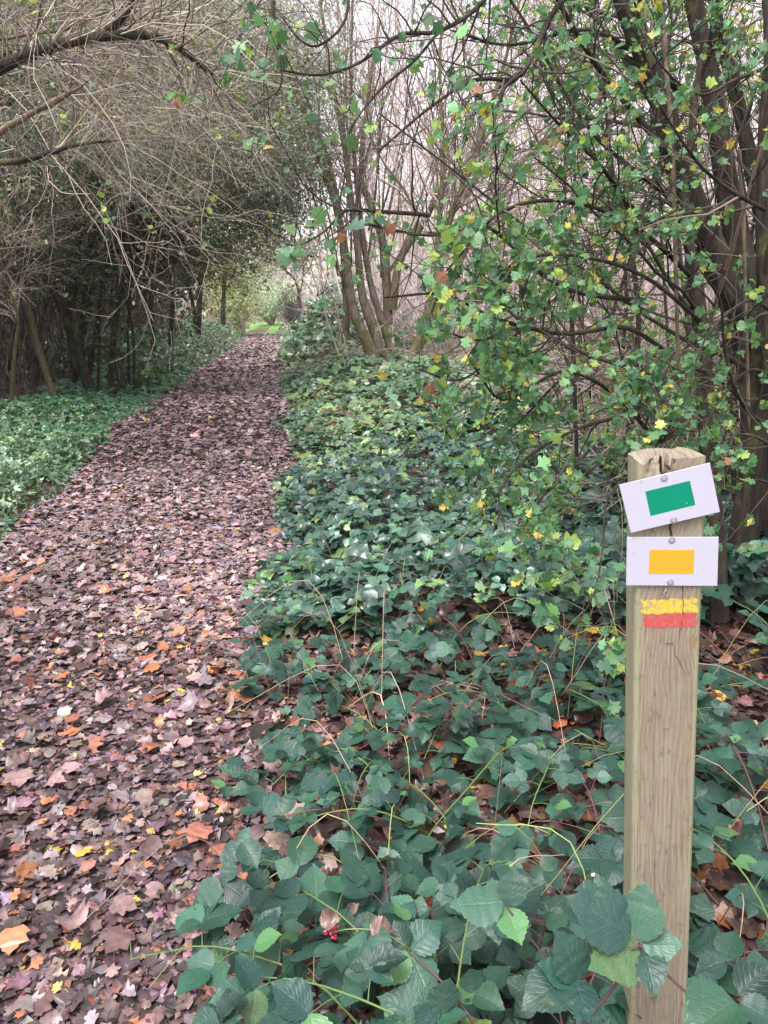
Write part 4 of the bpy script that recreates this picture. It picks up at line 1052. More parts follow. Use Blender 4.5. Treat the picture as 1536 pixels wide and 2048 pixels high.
# ------------------------------------------------------------------ continuous bramble cover on the right bank, verge plants on the left
def cover(name, label, n, yr, ur, size, hfun, tmpl, pal, mat, tri=True, tilt=.5, cat='ground cover', dens=None, pal2=None):
    y = np.exp(rng.uniform(np.log(yr[0]), np.log(yr[1]), n)); u = rng.uniform(ur[0], ur[1], n); x = path_c(y) + u
    hh = hfun(x, y, u); m = hh > .03
    if dens is not None: m &= rng.random(n) < dens(x, y, u)
    x, y, u, hh = x[m], y[m], u[m], hh[m]; n = len(x)
    z = height(x, y) + hh * (1 - .8 * rng.random(n) ** 2.2)
    nr = norm(rnd_dir(n) * tilt + np.array([-.1, -.2, 1.])); d = rnd_dir(n, -.15, .4); d = norm(d - (d * nr).sum(1, keepdims=True) * nr)
    s = size * np.exp(rng.normal(0, .25, n)); pos = np.stack([x, y, z], 1); cl = pick(pal, n, .26)
    if pal2 is not None:
        w_ = sstep(.42, .66, vnoise(x, y, 1.3, 51) + rng.normal(0, .06, n)) * sstep(5, 9, y); cl = np.where((rng.random(n) < w_)[:, None], pick(pal2, n, .28), cl)
    a = Acc()
    if tri:
        sd = np.cross(d, nr)
        for dd, k in ((d, 1.05), (norm(d * .4 + sd), .9), (norm(d * .4 - sd), .9)):
            leaf_cloud(a, tmpl, pos + dd * .12 * s[:, None], dd, norm(nr + rng.normal(0, .15, nr.shape)), s * k, cl, .3)
    else: leaf_cloud(a, tmpl, pos, d, nr, s, cl, .3)
    return tag(a.build(name, mat), label, cat, kind='stuff')
PAL_COV = [(.5, (.040, .092, .068)), (.3, (.058, .125, .08)), (.14, (.026, .060, .048)), (.06, (.11, .18, .07))]
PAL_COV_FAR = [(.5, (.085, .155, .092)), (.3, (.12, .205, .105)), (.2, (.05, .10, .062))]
PAL_COV2 = [(.4, (.13, .20, .095)), (.3, (.18, .25, .10)), (.2, (.09, .14, .09)), (.1, (.16, .11, .07))]
lump = lambda x, y: vnoise(x, y, 1.1, 21) * .6 + vnoise(x, y, .45, 22) * .4
cover('bramble_cover', 'dense dark green bramble carpet along the right edge of the path', 9000, (3.4, 9.5), (.92, 5.5), .066,
      lambda x, y, u: sstep(.95, 1.75, u + .5 * (vnoise(x, y, .7, 23) - .5)) * (.06 + .46 * lump(x, y)), L_BRAMBLE_LOW, PAL_COV, M_COVER, pal2=PAL_COV2, dens=lambda x, y, u: .35 + 1.1 * vnoise(x, y, .8, 52))
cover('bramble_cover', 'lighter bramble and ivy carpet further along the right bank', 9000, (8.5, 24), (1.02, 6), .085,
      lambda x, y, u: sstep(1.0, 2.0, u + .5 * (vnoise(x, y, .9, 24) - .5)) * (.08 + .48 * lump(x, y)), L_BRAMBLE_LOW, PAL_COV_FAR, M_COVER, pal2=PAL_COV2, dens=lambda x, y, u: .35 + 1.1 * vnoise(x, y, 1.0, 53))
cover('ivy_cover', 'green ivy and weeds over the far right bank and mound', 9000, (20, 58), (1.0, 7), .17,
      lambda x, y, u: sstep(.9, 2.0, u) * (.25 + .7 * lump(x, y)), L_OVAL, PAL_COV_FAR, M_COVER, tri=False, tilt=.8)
# left verge
PAL_NET = [(.5, (.145, .24, .145)), (.35, (.21, .31, .18)), (.15, (.06, .13, .075))]
edge = lambda x, y, u: -.86 - .40 * (vnoise(x, y, .8, 31) - .5)
cover('verge_plants', 'pale green nettles and feathery herbs on the left verge', 17000, (3.4, 11), (-4.2, -.7), .042,
      lambda x, y, u: sstep(0, .4, edge(x, y, u) - u) * (.10 + .40 * vnoise(x, y, .5, 33)) * sstep(11.5, 8, y), L_OVAL, PAL_NET, M_COVER, tri=True, tilt=.75)
cover('ground_ivy', 'low ground ivy creeping along the left edge of the path', 9000, (7, 20), (-3.2, -.8), .055,
      lambda x, y, u: sstep(0, .4, edge(x, y, u) - u) * (.05 + .14 * vnoise(x, y, .6, 34)) * sstep(-3.4, -2.2, u), L_OVAL, [(.6, (.075, .18, .10)), (.4, (.11, .24, .12))], M_COVER, tri=True, tilt=.5)
cover('verge_bushes', 'bramble and ivy bank at the foot of the trees on the far left', 9000, (14, 55), (-4.2, -1.15), .12,
      lambda x, y, u: sstep(0, .9, -1.15 - u) * (.35 + .9 * vnoise(x, y, 2.2, 36)), L_OVAL, [(.4, (.07, .14, .07)), (.3, (.11, .19, .07)), (.3, (.04, .085, .05))], M_COVER, tri=False, tilt=.9)

# dry stalks arching over the litter
pp = []
for k in range(150):
    y = rng.uniform(1.3, 4.2); u = rng.uniform(1.0, 3.2); x = float(path_c(y) + u); z = float(height(x, y))
    a0 = rng.uniform(0, 2 * math.pi); L = rng.uniform(.25, .7); hz_ = rng.uniform(.08, .45)
    e = np.array([x + math.cos(a0) * L, y + math.sin(a0) * L * .7, z + hz_ * rng.uniform(.1, .9)])
    m = np.array([x + math.cos(a0) * L * .4, y + math.sin(a0) * L * .3, z + hz_]) + rng.normal(0, .03, 3)
    pp.append(spline([[x, y, z], m, e], 9))
pp = np.array(pp); _, py_, dp_ = proj(pp.reshape(-1, 3)); px_ = proj(pp.reshape(-1, 3))[0]
bad = ((px_ > 1220) & (px_ < 1440) & (dp_ < 1.4)).reshape(len(pp), -1).any(1) | (dp_.reshape(len(pp), -1) < 1.0).any(1)
pp = pp[~bad]; rr = np.repeat(rng.uniform(.0009, .0022, len(pp))[:, None], 9, 1) * np.linspace(1, .6, 9)
a = Acc(); v, q = tubes(pp, rr, 5); a.add(v, [q], np.repeat(pick([(1, (.36, .26, .18)), (.5, (.22, .27, .09)), (.5, (.20, .12, .09))], len(pp), .2), 45, 0))
tag(a.build('dry_stalks', M_CANE), 'thin dry stalks and grass stems tangled through the brambles', 'stalks', kind='stuff')

# ------------------------------------------------------------------ thicket on the left
PAL_TH = [(.5, (.065, .105, .06)), (.3, (.095, .145, .08)), (.2, (.035, .055, .035))]
PAL_TH_Y = [(.5, (.13, .13, .05)), (.3, (.19, .17, .05)), (.2, (.07, .08, .04))]
TW_LEFT = [(1, (.05, .042, .034)), (.5, (.09, .075, .06)), (.3, (.15, .125, .10))]
def thicket_tree(label, pxs, radii, mat=None, extra=(), crown=60, tw=260, fine=700, leaves=4200, pal=PAL_TH, Y=None, leafs=.05, name='thicket_tree', cat='tree', up=.04, L=1.5, t0=.35, bias=(.1, -.1, .1), twp=None):
    if Y is None: Y = ground_at(*pxs[0])[1]
    st = [(px_line(pxs, Y), radii)] + [(px_line(p, Y + dy), r) for p, r, dy in extra]
    rt, bs, P, Rr = tree(name, label, cat, st, mat or M_BARK_LEFT, 'trees of the thicket left of the path', sides=9)
    aP, aR = grow(P, Rr, crown, L, t0, 1, .9, up, .16, 7, .5, .02, .004, bias=bias)
    bP, bR = grow(aP, aR, tw, L * .5, .1, 1, .8, 0, .2, 5, .6, .008, .003)
    cP, cR = grow(bP, bR, fine, L * .28, .1, 1, .8, -.01, .24, 4, .7, .004, .0025)
    twig_part(rt, bs, [(aP, aR), (bP, bR), (cP, cR)], 'twigs', pal=twp or TW_LEFT)
    if leaves:
        p_, d_ = along(cP, leaves); a = Acc(); leaf_cloud(a, L_TINY, p_, norm(rnd_dir(leaves, -.3)), rnd_dir(leaves, .5), leafs * np.exp(rng.normal(0, .25, leaves)), pick(pal, leaves, .25), .3)
        tag(a.build('foliage', M_SMALL, rt, bs), kind='stuff')
    return rt
ol = M_BARK_OLIVE
thicket_tree('pair of thin olive stems leaning left over the verge, foremost in the thicket', [(112, 806), (78, 700), (52, 600), (30, 500), (0, 380), (-30, 250)], [.055, .05, .045, .04, .03, .02], ol,
             [([(116, 808), (90, 745), (68, 680), (48, 600), (44, 500), (80, 400)], [.045, .04, .036, .03, .022, .014], .15)])
thicket_tree('thick dark trunk leaning left with an olive side, near the verge', [(186, 793), (150, 690), (132, 630), (98, 560), (78, 480), (60, 380), (20, 240)], [.10, .085, .08, .07, .06, .045, .03], None,
             [([(182, 792), (160, 715), (148, 640), (150, 560), (165, 450), (200, 330)], [.06, .055, .05, .04, .03, .02], -.1)])
thicket_tree('dark tree whose long limb arches right towards the path', [(178, 760), (158, 680), (140, 600), (162, 522), (212, 470), (240, 440), (300, 425), (390, 415), (450, 440)], [.08, .075, .07, .06, .055, .05, .04, .03, .015], None,
             [([(170, 540), (205, 500), (240, 484), (252, 478)], [.04, .035, .03, .02], .1)], Y=14.5)
thicket_tree('slim dark stem rising steeply to the right beside a hooked one', [(221, 787), (228, 675), (241, 588), (255, 550), (280, 510), (310, 478), (360, 440), (430, 380)], [.055, .05, .045, .04, .035, .03, .02, .012])
thicket_tree('thin hooked stem that loops back to the left near the ground', [(206, 797), (230, 782), (243, 760), (246, 724), (240, 702), (212, 693), (174, 694)], [.045, .04, .035, .03, .028, .024, .02], None, crown=8, tw=40, fine=80, leaves=60, L=.6)
thicket_tree('slender straight upright pole, rightmost of the thin poles', [(268, 788), (268, 690), (258, 610), (262, 540), (290, 440), (300, 330)], [.026, .024, .022, .02, .015, .01], None,
             [([(259, 788), (256, 660), (262, 560), (240, 420)], [.022, .02, .018, .01], .1)], crown=30)
thicket_tree('cluster of thin upright poles in the dark middle of the thicket', [(196, 790), (200, 650), (205, 500), (215, 380)], [.028, .025, .02, .012], None,
             [([(150, 790), (135, 650), (140, 500), (120, 380)], [.03, .026, .02, .012], .3), ([(238, 780), (222, 640), (232, 500)], [.022, .02, .012], .3)], crown=40)
thicket_tree('pale wispy sapling with hanging bare twigs at the left edge', [(22, 812), (30, 700), (36, 640), (20, 560), (6, 480), (0, 380)], [.03, .026, .022, .018, .014, .01], ol, crown=40, leaves=250, up=-.14, L=1.2, pal=[(1, (.25, .27, .17))], twp=TW_PALE)
thicket_tree('dark twin-stemmed tree above the ivy bank, half way along the left', [(396, 668), (400, 580), (407, 520), (425, 440), (450, 360)], [.085, .075, .065, .045, .02], None,
             [([(391, 650), (384, 600), (374, 560), (350, 480), (340, 420)], [.06, .05, .045, .035, .02], .2)], pal=PAL_TH_Y, leaves=3800, Y=22, leafs=.085, L=2.3)
thicket_tree('ivy-clad dark trunk between the arching limb and the twin stems', [(306, 700), (304, 640), (300, 580), (310, 500), (330, 420)], [.06, .055, .05, .04, .02], None, pal=PAL_TH_Y, leaves=3600, Y=18, leafs=.075, L=2.1)
thicket_tree('slim tree nearest the bright end of the path on the left', [(446, 650), (447, 590), (452, 530), (470, 470), (500, 420)], [.10, .09, .07, .05, .03], None, pal=[(1, (.20, .25, .10)), (.6, (.28, .29, .10))], leaves=1800, Y=32, leafs=.12, L=3.0)
thicket_tree('leafy tree whose crown closes over the path from the left', [(340, 690), (345, 600), (350, 520), (390, 430), (450, 370), (520, 340)], [.05, .048, .045, .04, .03, .02], None, pal=[(.6, (.15, .195, .14)), (.4, (.22, .26, .18))], leaves=9500, Y=16, leafs=.06, L=2.2, t0=.5, tw=600, fine=1500)
for k, (x, y, hh, lab) in enumerate([(-8.2, 10.5, 5, 'dark leaning tree furthest left, deep in the thicket'), (-9.6, 13, 6, 'dark bare tree deep in the thicket behind the leaning olive stems'),
                                     (-7.4, 15.5, 6, 'dark tree behind the arching limb in the thicket'), (-10.5, 17.5, 7, 'tall dark tree at the back of the left thicket'),
                                     (-8.2, 20.5, 7, 'tall dark tree behind the ivy-clad trunk'), (-9.0, 26, 7.5, 'tall tree behind the ivy bank on the left'),
                                     (-10.4, 32, 8, 'tall distant tree left of the bright gap')]):
    st = []
    for j in range(3):
        b = np.array([x + rng.normal(0, .3), y + rng.normal(0, .3), 0]); b[2] = height(b[0], b[1]) - .1
        t = b + np.array([rng.normal(.5, .9), rng.normal(0, .7), hh * rng.uniform(.8, 1)]); m = (b + t) / 2 + rng.normal(0, .3, 3)
        r = rng.uniform(.035, .065); st.append(([b, m, t], [r, r * .7, r * .3]))
    rt, bs, P, Rr = tree('thicket_tree', lab, 'tree', st, M_BARK_LEFT, 'trees of the thicket left of the path', sides=7)
    aP, aR = grow(P, Rr, 70, hh * .4, .15, 1, 1., .0, .16, 6, .5, .03, .006); bP, bR = grow(aP, aR, 500, hh * .16, .1, 1, .9, 0, .22, 5, .6, .01, .004)
    twig_part(rt, bs, [(aP, aR), (bP, bR)], 'twigs', pal=TW_LEFT)
    p_, d_ = along(bP, 5200); n_ = len(p_); a = Acc(); leaf_cloud(a, L_TINY, p_ + rng.normal(0, .15, p_.shape), rnd_dir(n_, -.2), rnd_dir(n_, .5), .11, pick(PAL_TH, n_, .25), .3); tag(a.build('foliage', M_SMALL, rt, bs), kind='stuff')
# the thicket goes on behind as one dark mass, added to block light
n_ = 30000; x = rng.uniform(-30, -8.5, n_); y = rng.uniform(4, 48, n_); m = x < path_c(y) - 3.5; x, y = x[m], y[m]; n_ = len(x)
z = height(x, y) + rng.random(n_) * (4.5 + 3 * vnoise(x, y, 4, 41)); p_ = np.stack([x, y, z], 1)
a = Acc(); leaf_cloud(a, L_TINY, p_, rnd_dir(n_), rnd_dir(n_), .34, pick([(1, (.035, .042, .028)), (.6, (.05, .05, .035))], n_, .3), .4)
tag(a.build('far_thicket', M_SMALL), 'dark mass of undergrowth far back on the left, added to block light', 'thicket', kind='stuff')

# ------------------------------------------------------------------ overhanging trees, top left
Yo = 4.6
OV = [([(-420, 1150), (-300, 700), (-200, 380), (-90, 200), (0, 136), (110, 92), (200, 74), (300, 72), (370, 104), (425, 150)], [.075, .06, .05, .04, .034, .029, .025, .021, .015, .009]),
      ([(195, 76), (235, 45), (262, 8), (285, -60)], [.022, .02, .017, .013]),
      ([(-90, 80), (0, 78), (60, 68), (140, 55), (220, 20)], [.012, .011, .010, .008, .005]),
      ([(-200, 420), (-60, 335), (40, 322), (110, 302), (160, 288), (245, 280)], [.028, .022, .018, .015, .010, .005])]
rt, bs, P, Rr = tree('overhanging_tree', 'tree rooted outside the view at left, its dark limb arching across the top left', 'tree', [(px_line(OV[0][0], Yo), OV[0][1])], M_BARK_DARK, sides=10)
PP, RR = [P], [Rr]
for p, r in OV[1:]:
    _, a_, b_ = stem_part('limb', px_line(p, Yo, .1), r, M_BARK_DARK if r[0] > .02 else M_BARK_PALE, rt, bs, 22, 8); PP.append(a_); RR.append(b_)
o, _, _ = stem_part('broken_limb', px_line([(-120, 330), (0, 262), (60, 228), (105, 205), (150, 180), (172, 166)], Yo - .3), [.019, .017, .016, .014, .010, .003], bark_mat('broken_wood', (.07, .052, .04), (.27, .205, .145), .0), rt, bs, 26, 9, .3)
o['label'] = 'pale orange broken limb'
PP, RR = np.concatenate(PP), np.concatenate(RR)
aP, aR = grow(PP, RR, 150, 1.1, .40, 1, 1., .0, .17, 8, .4, .0055, .002, bias=(.12, .1, .12))
bP, bR = grow(aP, aR, 520, .6, .1, 1, .9, -.02, .22, 6, .6, .0032, .0016); cP, cR = grow(bP, bR, 700, .3, .1, 1, .9, 0, .22, 4, .7, .002, .0013)
twig_part(rt, bs, [(aP, aR), (bP, bR), (cP, cR)], 'twigs', pal=[(.4, (.08, .066, .055)), (.8, (.26, .22, .18)), (.6, (.38, .33, .27))])
p_, d_ = along(cP[rng.choice(len(cP), 34, replace=False)], 150); a = Acc(); leaf_cloud(a, L_OVAL, p_, rnd_dir(150, -.3), rnd_dir(150, .6), .046, pick([(.6, (.20, .30, .07)), (.4, (.36, .42, .12)), (.4, (.08, .16, .07))], 150), .3); tag(a.build('leaves', M_HAW, rt, bs), kind='stuff')
# thin whips and suckers filling the dark inside of the thicket
n_ = 1500; y = np.exp(rng.uniform(np.log(9), np.log(32), n_)); x = path_c(y) - 2.6 - 7 * rng.random(n_); z = height(x, y)
d_ = np.stack([rng.normal(.25, .5, n_), rng.normal(0, .35, n_), rng.uniform(1.2, 3.6, n_)], 1)
P = np.stack([x, y, z], 1)[:, None] + d_[:, None] * np.linspace(0, 1, 7)[None, :, None] + rng.normal(0, .09, (n_, 7, 3)); Rr = rng.uniform(.005, .016, n_)[:, None] * np.linspace(1, .4, 7)[None]
aP, aR = grow(P, Rr, 5000, .8, .2, 1, .9, -.04, .2, 5, .6, .006, .003)
a = Acc()
for p_, r_, s_ in ((P, Rr, 4), (aP, aR, 3)):
    v, q = tubes(p_, r_, s_); a.add(v, [q], np.repeat(pick([(1, (.045, .038, .03)), (.6, (.09, .075, .055)), (.12, (.2, .17, .13))], len(p_), .25), p_.shape[1] * s_, 0))
tag(a.build('thicket_whips', M_TWIG), 'tangle of thin bare whips and suckers in the dark thicket', 'undergrowth', kind='stuff')
# paler bare crowns behind it
for x, y, hh, lean, lab in ((-5.3, 6.6, 4.3, (1.9, 0, 0), 'bare pale-twigged tree bowing over the path, nearest of the bowed trees'), (-6.0, 8.8, 4.7, (2.3, .2, 0), 'bare pale-twigged tree bowing over the path behind the dark arching limb'),
                            (-6.3, 11.5, 5.3, (2.0, .2, 0), 'bowed tree whose pale twigs hang above the middle of the path'), (-7.0, 7.4, 5.5, (1.4, 0, 0), 'bare pale-twigged tree at the top left corner'),
                            (-6.4, 16., 6.6, (2.4, 0, 0), 'bowed tree with grey-green leaves high above the far path'), (-5.6, 13.6, 5.0, (2.2, -.3, 0), 'bowed tree with the lowest hanging twigs over the path')):
    st = []
    for j in range(4):
        b = np.array([x + rng.normal(0, .15), y + rng.normal(0, .15), 0]); b[2] = height(b[0], b[1]) - .1
        t = b + np.array([lean[0] * rng.uniform(.6, 1.5), lean[1] + rng.normal(0, .5), hh * rng.uniform(.8, 1.05)]); m = b * .55 + t * .45 + np.array([-.35, 0, .5]) + rng.normal(0, .12, 3)
        r = rng.uniform(.03, .055); st.append(([b, m, t, t + np.array([.9, rng.normal(0, .3), -.1])], [r, r * .7, r * .4, r * .15]))
    rt, bs, P, Rr = tree('bowed_tree', lab, 'tree', st, M_BARK_LEFT, 'trees bowing over the path from the left', sides=7)
    aP, aR = grow(P, Rr, 120, hh * .42, .45, 1, .9, -.05, .13, 8, .5, .014, .004, bias=(.25, -.05, .1)); bP, bR = grow(aP, aR, 700, hh * .17, .1, 1, .8, -.05, .2, 6, .6, .007, .003)
    cP, cR = grow(bP, bR, 1900, hh * .08, .1, 1, .9, 0, .22, 4, .7, .004, .0026)
    twig_part(rt, bs, [(aP, aR), (bP, bR), (cP, cR)], 'twigs', pal=[(.6, (.30, .265, .22)), (.4, (.42, .37, .31)), (.3, (.13, .11, .09))] if y < 9 else [(.6, (.12, .105, .085)), (.35, (.25, .22, .18)), (.5, (.065, .055, .045))])
    nl = 5000 if y < 9 else 15000; p_, d_ = along(cP, nl); a = Acc(); leaf_cloud(a, L_TINY, p_ + rng.normal(0, .05, p_.shape), rnd_dir(nl, -.3), rnd_dir(nl, .6), .048, pick([(.6, (.10, .145, .095)), (.4, (.15, .20, .13)), (.10, (.28, .32, .12))] if y < 9 else [(.6, (.14, .20, .14)), (.4, (.21, .27, .19)), (.12, (.30, .32, .12))], nl), .3); tag(a.build('foliage', M_SMALL, rt, bs), kind='stuff')

# pale dry tangle over the bank on the right
n_ = 3200; y = np.exp(rng.uniform(np.log(5), np.log(20), n_)); u_ = 4.0 + rng.random(n_) * (2 + y * .75); x = path_c(y) + u_; z = height(x, y)
a0 = rng.uniform(0, 2 * math.pi, n_); L_ = rng.uniform(.4, 1.6, n_); hh = rng.uniform(.25, 1.3, n_)
q_ = np.linspace(0, 1, 7)[None]
P = np.stack([x[:, None] + np.cos(a0)[:, None] * L_[:, None] * q_, y[:, None] + np.sin(a0)[:, None] * L_[:, None] * q_, z[:, None] + hh[:, None] * np.sin(q_ * 2.4) ** .8], -1) + rng.normal(0, .025, (n_, 7, 3))
Rr = rng.uniform(.003, .008, n_)[:, None] * np.linspace(1, .5, 7)[None]
aP, aR = grow(P, Rr, 5000, .5, .1, 1, .9, 0, .2, 4, .7, .004, .0025)
a = Acc()
for p_, r_ in ((P, Rr), (aP, aR)):
    v, q = tubes(p_, r_, 3); a.add(v, [q], np.repeat(pick([(1, (.34, .28, .24)), (.7, (.24, .19, .15)), (.3, (.12, .095, .08))], len(p_), .2), p_.shape[1] * 3, 0))
tag(a.build('dry_tangle', M_TWIG), 'pale dry tangle of old bramble stems and twigs on the right bank', 'undergrowth', kind='stuff')
# pale dry tangle over the bank on the right
n_ = 3200; y = np.exp(rng.uniform(np.log(5), np.log(20), n_)); u_ = 4.0 + rng.random(n_) * (2 + y * .75); x = path_c(y) + u_; z = height(x, y)
a0 = rng.uniform(0, 2 * math.pi, n_); L_ = rng.uniform(.4, 1.6, n_); hh = rng.uniform(.25, 1.3, n_)
q_ = np.linspace(0, 1, 7)[None]
P = np.stack([x[:, None] + np.cos(a0)[:, None] * L_[:, None] * q_, y[:, None] + np.sin(a0)[:, None] * L_[:, None] * q_, z[:, None] + hh[:, None] * np.sin(q_ * 2.4) ** .8], -1) + rng.normal(0, .025, (n_, 7, 3))
Rr = rng.uniform(.003, .008, n_)[:, None] * np.linspace(1, .5, 7)[None]
aP, aR = grow(P, Rr, 5000, .5, .1, 1, .9, 0, .2, 4, .7, .004, .0025)
a = Acc()
for p_, r_ in ((P, Rr), (aP, aR)):
    v, q = tubes(p_, r_, 3); a.add(v, [q], np.repeat(pick([(1, (.34, .28, .24)), (.7, (.24, .19, .15)), (.3, (.12, .095, .08))], len(p_), .2), p_.shape[1] * 3, 0))
tag(a.build('dry_tangle', M_TWIG), 'pale dry tangle of old bramble stems and twigs on the right bank', 'undergrowth', kind='stuff')
# ------------------------------------------------------------------ pale coppice far behind, and shrubs closing the end of the path
n_ = 800; y = np.exp(rng.uniform(np.log(17), np.log(48), n_)); x = rng.uniform(-3, 1, n_) + rng.random(n_) * y * .75
m = (x > path_c(y) + 2.2); x, y = x[m], y[m]; n_ = len(x); z = height(x, y)
hh = rng.uniform(5, 12, n_); tip = np.stack([rng.normal(0, 1.7, n_), rng.normal(0, 1.2, n_), hh], 1)
b0 = np.stack([x, y, z], 1); t = np.linspace(0, 1, 7)[None, :, None]
P = b0[:, None] + tip[:, None] * t + rng.normal(0, .35, (n_, 1, 3)) * np.array([1, 1, 0]) * np.sin(t * math.pi) + rng.normal(0, .05, (n_, 7, 3))
Rr = rng.uniform(.012, .04, n_)[:, None] * np.linspace(1, .3, 7)[None]
aP, aR = grow(P, Rr, 9000, 1.9, .05, 1, 1., .03, .2, 6, .6, .011, .005); bP, bR = grow(aP, aR, 24000, 1.0, .1, 1, 1., .0, .24, 4, .7, .007, .0045)
a = Acc()
for p_, r_, s_ in ((P, Rr, 4), (aP, aR, 3), (bP, bR, 3)):
    v, q = tubes(p_, r_, s_); a.add(v, [q], np.repeat(pick(TW_PINK_LIT, len(p_), .2), p_.shape[1] * s_, 0))
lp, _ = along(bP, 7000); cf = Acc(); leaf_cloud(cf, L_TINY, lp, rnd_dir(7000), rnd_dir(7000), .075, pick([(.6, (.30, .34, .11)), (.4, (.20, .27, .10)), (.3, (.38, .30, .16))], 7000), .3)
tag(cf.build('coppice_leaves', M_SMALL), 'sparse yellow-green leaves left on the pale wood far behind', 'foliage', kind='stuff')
tag(a.build('coppice_wood', M_TWIG), 'pale pinkish wood of bare upright shoots far behind the hazel', 'woodland', kind='stuff')

def shrub(label, c, rad, n, size, pal, stems=5, tw=TW_PALE):
    base = np.array([c[0], c[1], float(height(c[0], c[1]))])
    rt = thing('shrub', label, 'shrub', base, 'shrubs closing the end of the path')
    st = []
    for k in range(stems * 6):
        e = base + np.array([rng.normal(0, rad[0] * .5), rng.normal(0, rad[1] * .5), rad[2] * rng.uniform(.8, 1.9)]); st.append(np.linspace(base + rng.normal(0, .2, 3) * np.array([1, 1, 0]), e, 6) + rng.normal(0, .06, (6, 3)))
    P = np.array(st); Rr = np.repeat(np.linspace(.035, .01, 6)[None], len(P), 0)
    aP, aR = grow(P, Rr, 500, rad[2] * .6, .2, 1, .8, 0, .2, 5, .6, .015, .008)
    twig_part(rt, base, [(P, Rr), (aP, aR)], 'stems', pal=tw)
    p_, d_ = along(aP, n); p_ = p_ + rng.normal(0, .12, p_.shape); a = Acc(); leaf_cloud(a, L_TINY, p_, rnd_dir(n), rnd_dir(n, .4), size, pick(pal, n, .25), .3)
    tag(a.build('foliage', M_SMALL, rt, base), kind='stuff')
def far(px, Y): d = ray(px, 660); return d[0] / d[1] * Y
shrub('pale green shrub closing the view at the end of the path', (far(545, 66), 66), (2.6, 2, 1.9), 5000, .15, [(.6, (.38, .50, .38)), (.4, (.50, .57, .46))])  # pale shrubs here: leaf tones lightened to make up for weak light
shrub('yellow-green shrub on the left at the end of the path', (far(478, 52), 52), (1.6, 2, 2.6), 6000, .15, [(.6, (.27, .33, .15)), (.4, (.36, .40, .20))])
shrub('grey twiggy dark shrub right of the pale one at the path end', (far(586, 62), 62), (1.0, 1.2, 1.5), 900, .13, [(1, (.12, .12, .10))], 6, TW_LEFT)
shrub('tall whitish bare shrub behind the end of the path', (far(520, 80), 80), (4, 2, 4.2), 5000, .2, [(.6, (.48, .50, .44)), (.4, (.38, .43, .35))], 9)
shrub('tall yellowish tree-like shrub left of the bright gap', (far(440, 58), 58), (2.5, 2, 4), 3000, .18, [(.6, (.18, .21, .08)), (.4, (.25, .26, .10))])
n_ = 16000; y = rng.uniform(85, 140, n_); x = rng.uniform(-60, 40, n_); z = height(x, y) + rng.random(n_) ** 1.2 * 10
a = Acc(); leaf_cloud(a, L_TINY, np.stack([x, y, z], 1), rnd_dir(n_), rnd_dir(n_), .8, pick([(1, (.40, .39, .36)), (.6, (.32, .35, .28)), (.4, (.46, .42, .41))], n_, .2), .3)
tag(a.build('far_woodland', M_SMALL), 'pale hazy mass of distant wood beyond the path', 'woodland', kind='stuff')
# ------------------------------------------------------------------ single fallen leaves lying on top of the litter
import itertools
COLS = [('pinkish brown', (.24, .155, .15)), ('dark brown', (.085, .050, .048)), ('rusty orange', (.33, .135, .065)), ('yellow', (.52, .37, .07)), ('pale tan', (.27, .19, .165)), ('mauve grey', (.23, .175, .195)), ('reddish brown', (.24, .095, .07))]
SHAPES = [('broad lobed', L_MAPLE, (.055, .082)), ('small lobed', L_HAW, (.028, .042)), ('pointed oval', L_FALL, (.045, .068))]
POSES = [('lying flat', .10, .12), ('with curled edges', .75, .25), ('tilted on edge', .25, .75), ('buckled along its rib', .45, .35)]
PLACES = [('in the middle of the path', -.45, .45, 1.25, 4.6), ('towards the left side of the path', -1.0, -.45, 1.9, 5.2), ('along the right side of the path', .45, .95, 1.3, 5.0),
          ('at the bottom edge of the view', -.6, .75, 1.12, 1.5), ('on litter beside the low brambles', .95, 1.3, 1.35, 2.4)]
combos = list(itertools.product(range(len(COLS)), range(len(SHAPES)), range(len(POSES)), range(len(PLACES))))
rng.shuffle(combos)
taken = []; made = 0
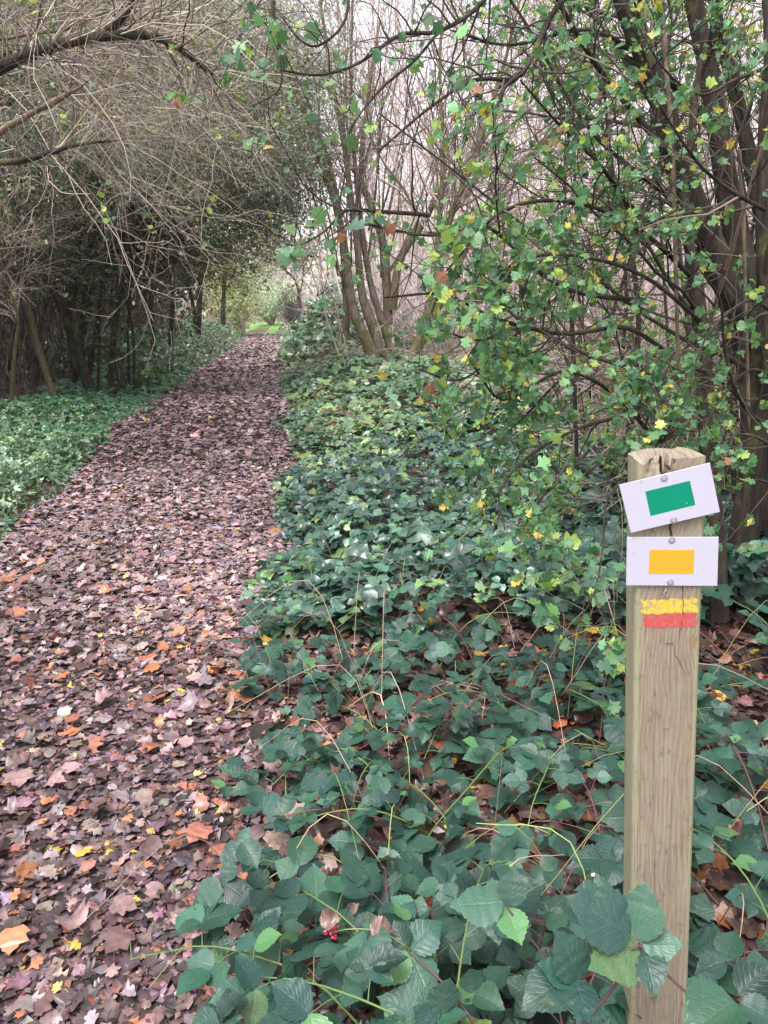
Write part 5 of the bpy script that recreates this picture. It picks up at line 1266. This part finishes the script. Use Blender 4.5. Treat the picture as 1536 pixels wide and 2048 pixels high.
for ci, si, oi, li in combos:
    if made >= 290: break
    if COLS[ci][0] == 'yellow' and SHAPES[si][0] != 'small lobed' and rng.random() < .93: continue
    nm, u0, u1, y0_, y1_ = PLACES[li]
    for _ in range(60):
        y = float(np.exp(rng.uniform(math.log(y0_), math.log(y1_)))); x = float(path_c(y) + rng.uniform(u0, u1))
        p = np.array([x, y, float(height(x, y)) + .048]); qx, qy, qd = proj(p)
        if 15 < qx < 1180 and 15 < qy < 2040 and all(math.hypot(x - a, y - b) > .075 for a, b in taken): break
    else: continue
    taken.append((x, y)); made += 1
    s = rng.uniform(*SHAPES[si][2]); a = Acc()
    n_ = norm(np.array([rng.normal(0, 1), rng.normal(-.4, 1), 0]) * POSES[oi][2] + np.array([0, 0, 1.])); d = rnd_dir(1)[0]; d = norm(d - (d @ n_) * n_)
    leaf_cloud(a, SHAPES[si][1], -d[None] * .5 * s, d[None], n_[None], s, np.array([COLS[ci][1]]) * np.exp(rng.normal(0, .12)), POSES[oi][1], .02)
    st, q = tubes(np.array([[-d * .5 * s, -d * .75 * s + np.array([0, 0, .006]), -d * (.8 + .3 * rng.random()) * s]]), np.array([[.0011, .0009, .0007]]), 3)
    a.add(st, [q], np.array(COLS[ci][1]) * .7)
    o = a.build('fallen_leaf', M_LITTER); o.location = p
    tag(o, f'{COLS[ci][0]} {SHAPES[si][0]} leaf {POSES[oi][0]} {nm}', 'leaf', 'fallen leaves on the path')
# ------------------------------------------------------------------ thin haze, added to brighten the far end of the path
def haze_box(dens):
    m, t, o = nodes('haze'); v = N_(t, 'ShaderNodeVolumePrincipled'); v.inputs['Color'].default_value = (.93, .93, .96, 1); v.inputs['Density'].default_value = dens; v.inputs['Anisotropy'].default_value = .2
    t.links.new(v.outputs[0], o.inputs['Volume'])
    x0, x1, y0, y1, z0, z1 = -205, 205, -45, 265, -1.6, 34
    V = np.array([(x, y, z) for z in (z0, z1) for y in (y0, y1) for x in (x0, x1)], float)
    a = Acc(); a.add(V, [np.array([(0, 2, 3, 1), (4, 5, 7, 6), (0, 1, 5, 4), (2, 6, 7, 3), (0, 4, 6, 2), (1, 3, 7, 5)])])
    tag(a.build('haze', m, smooth=False), 'thin pale haze added over the whole wood to brighten its far end', 'haze', kind='stuff')
haze_box(.0008)
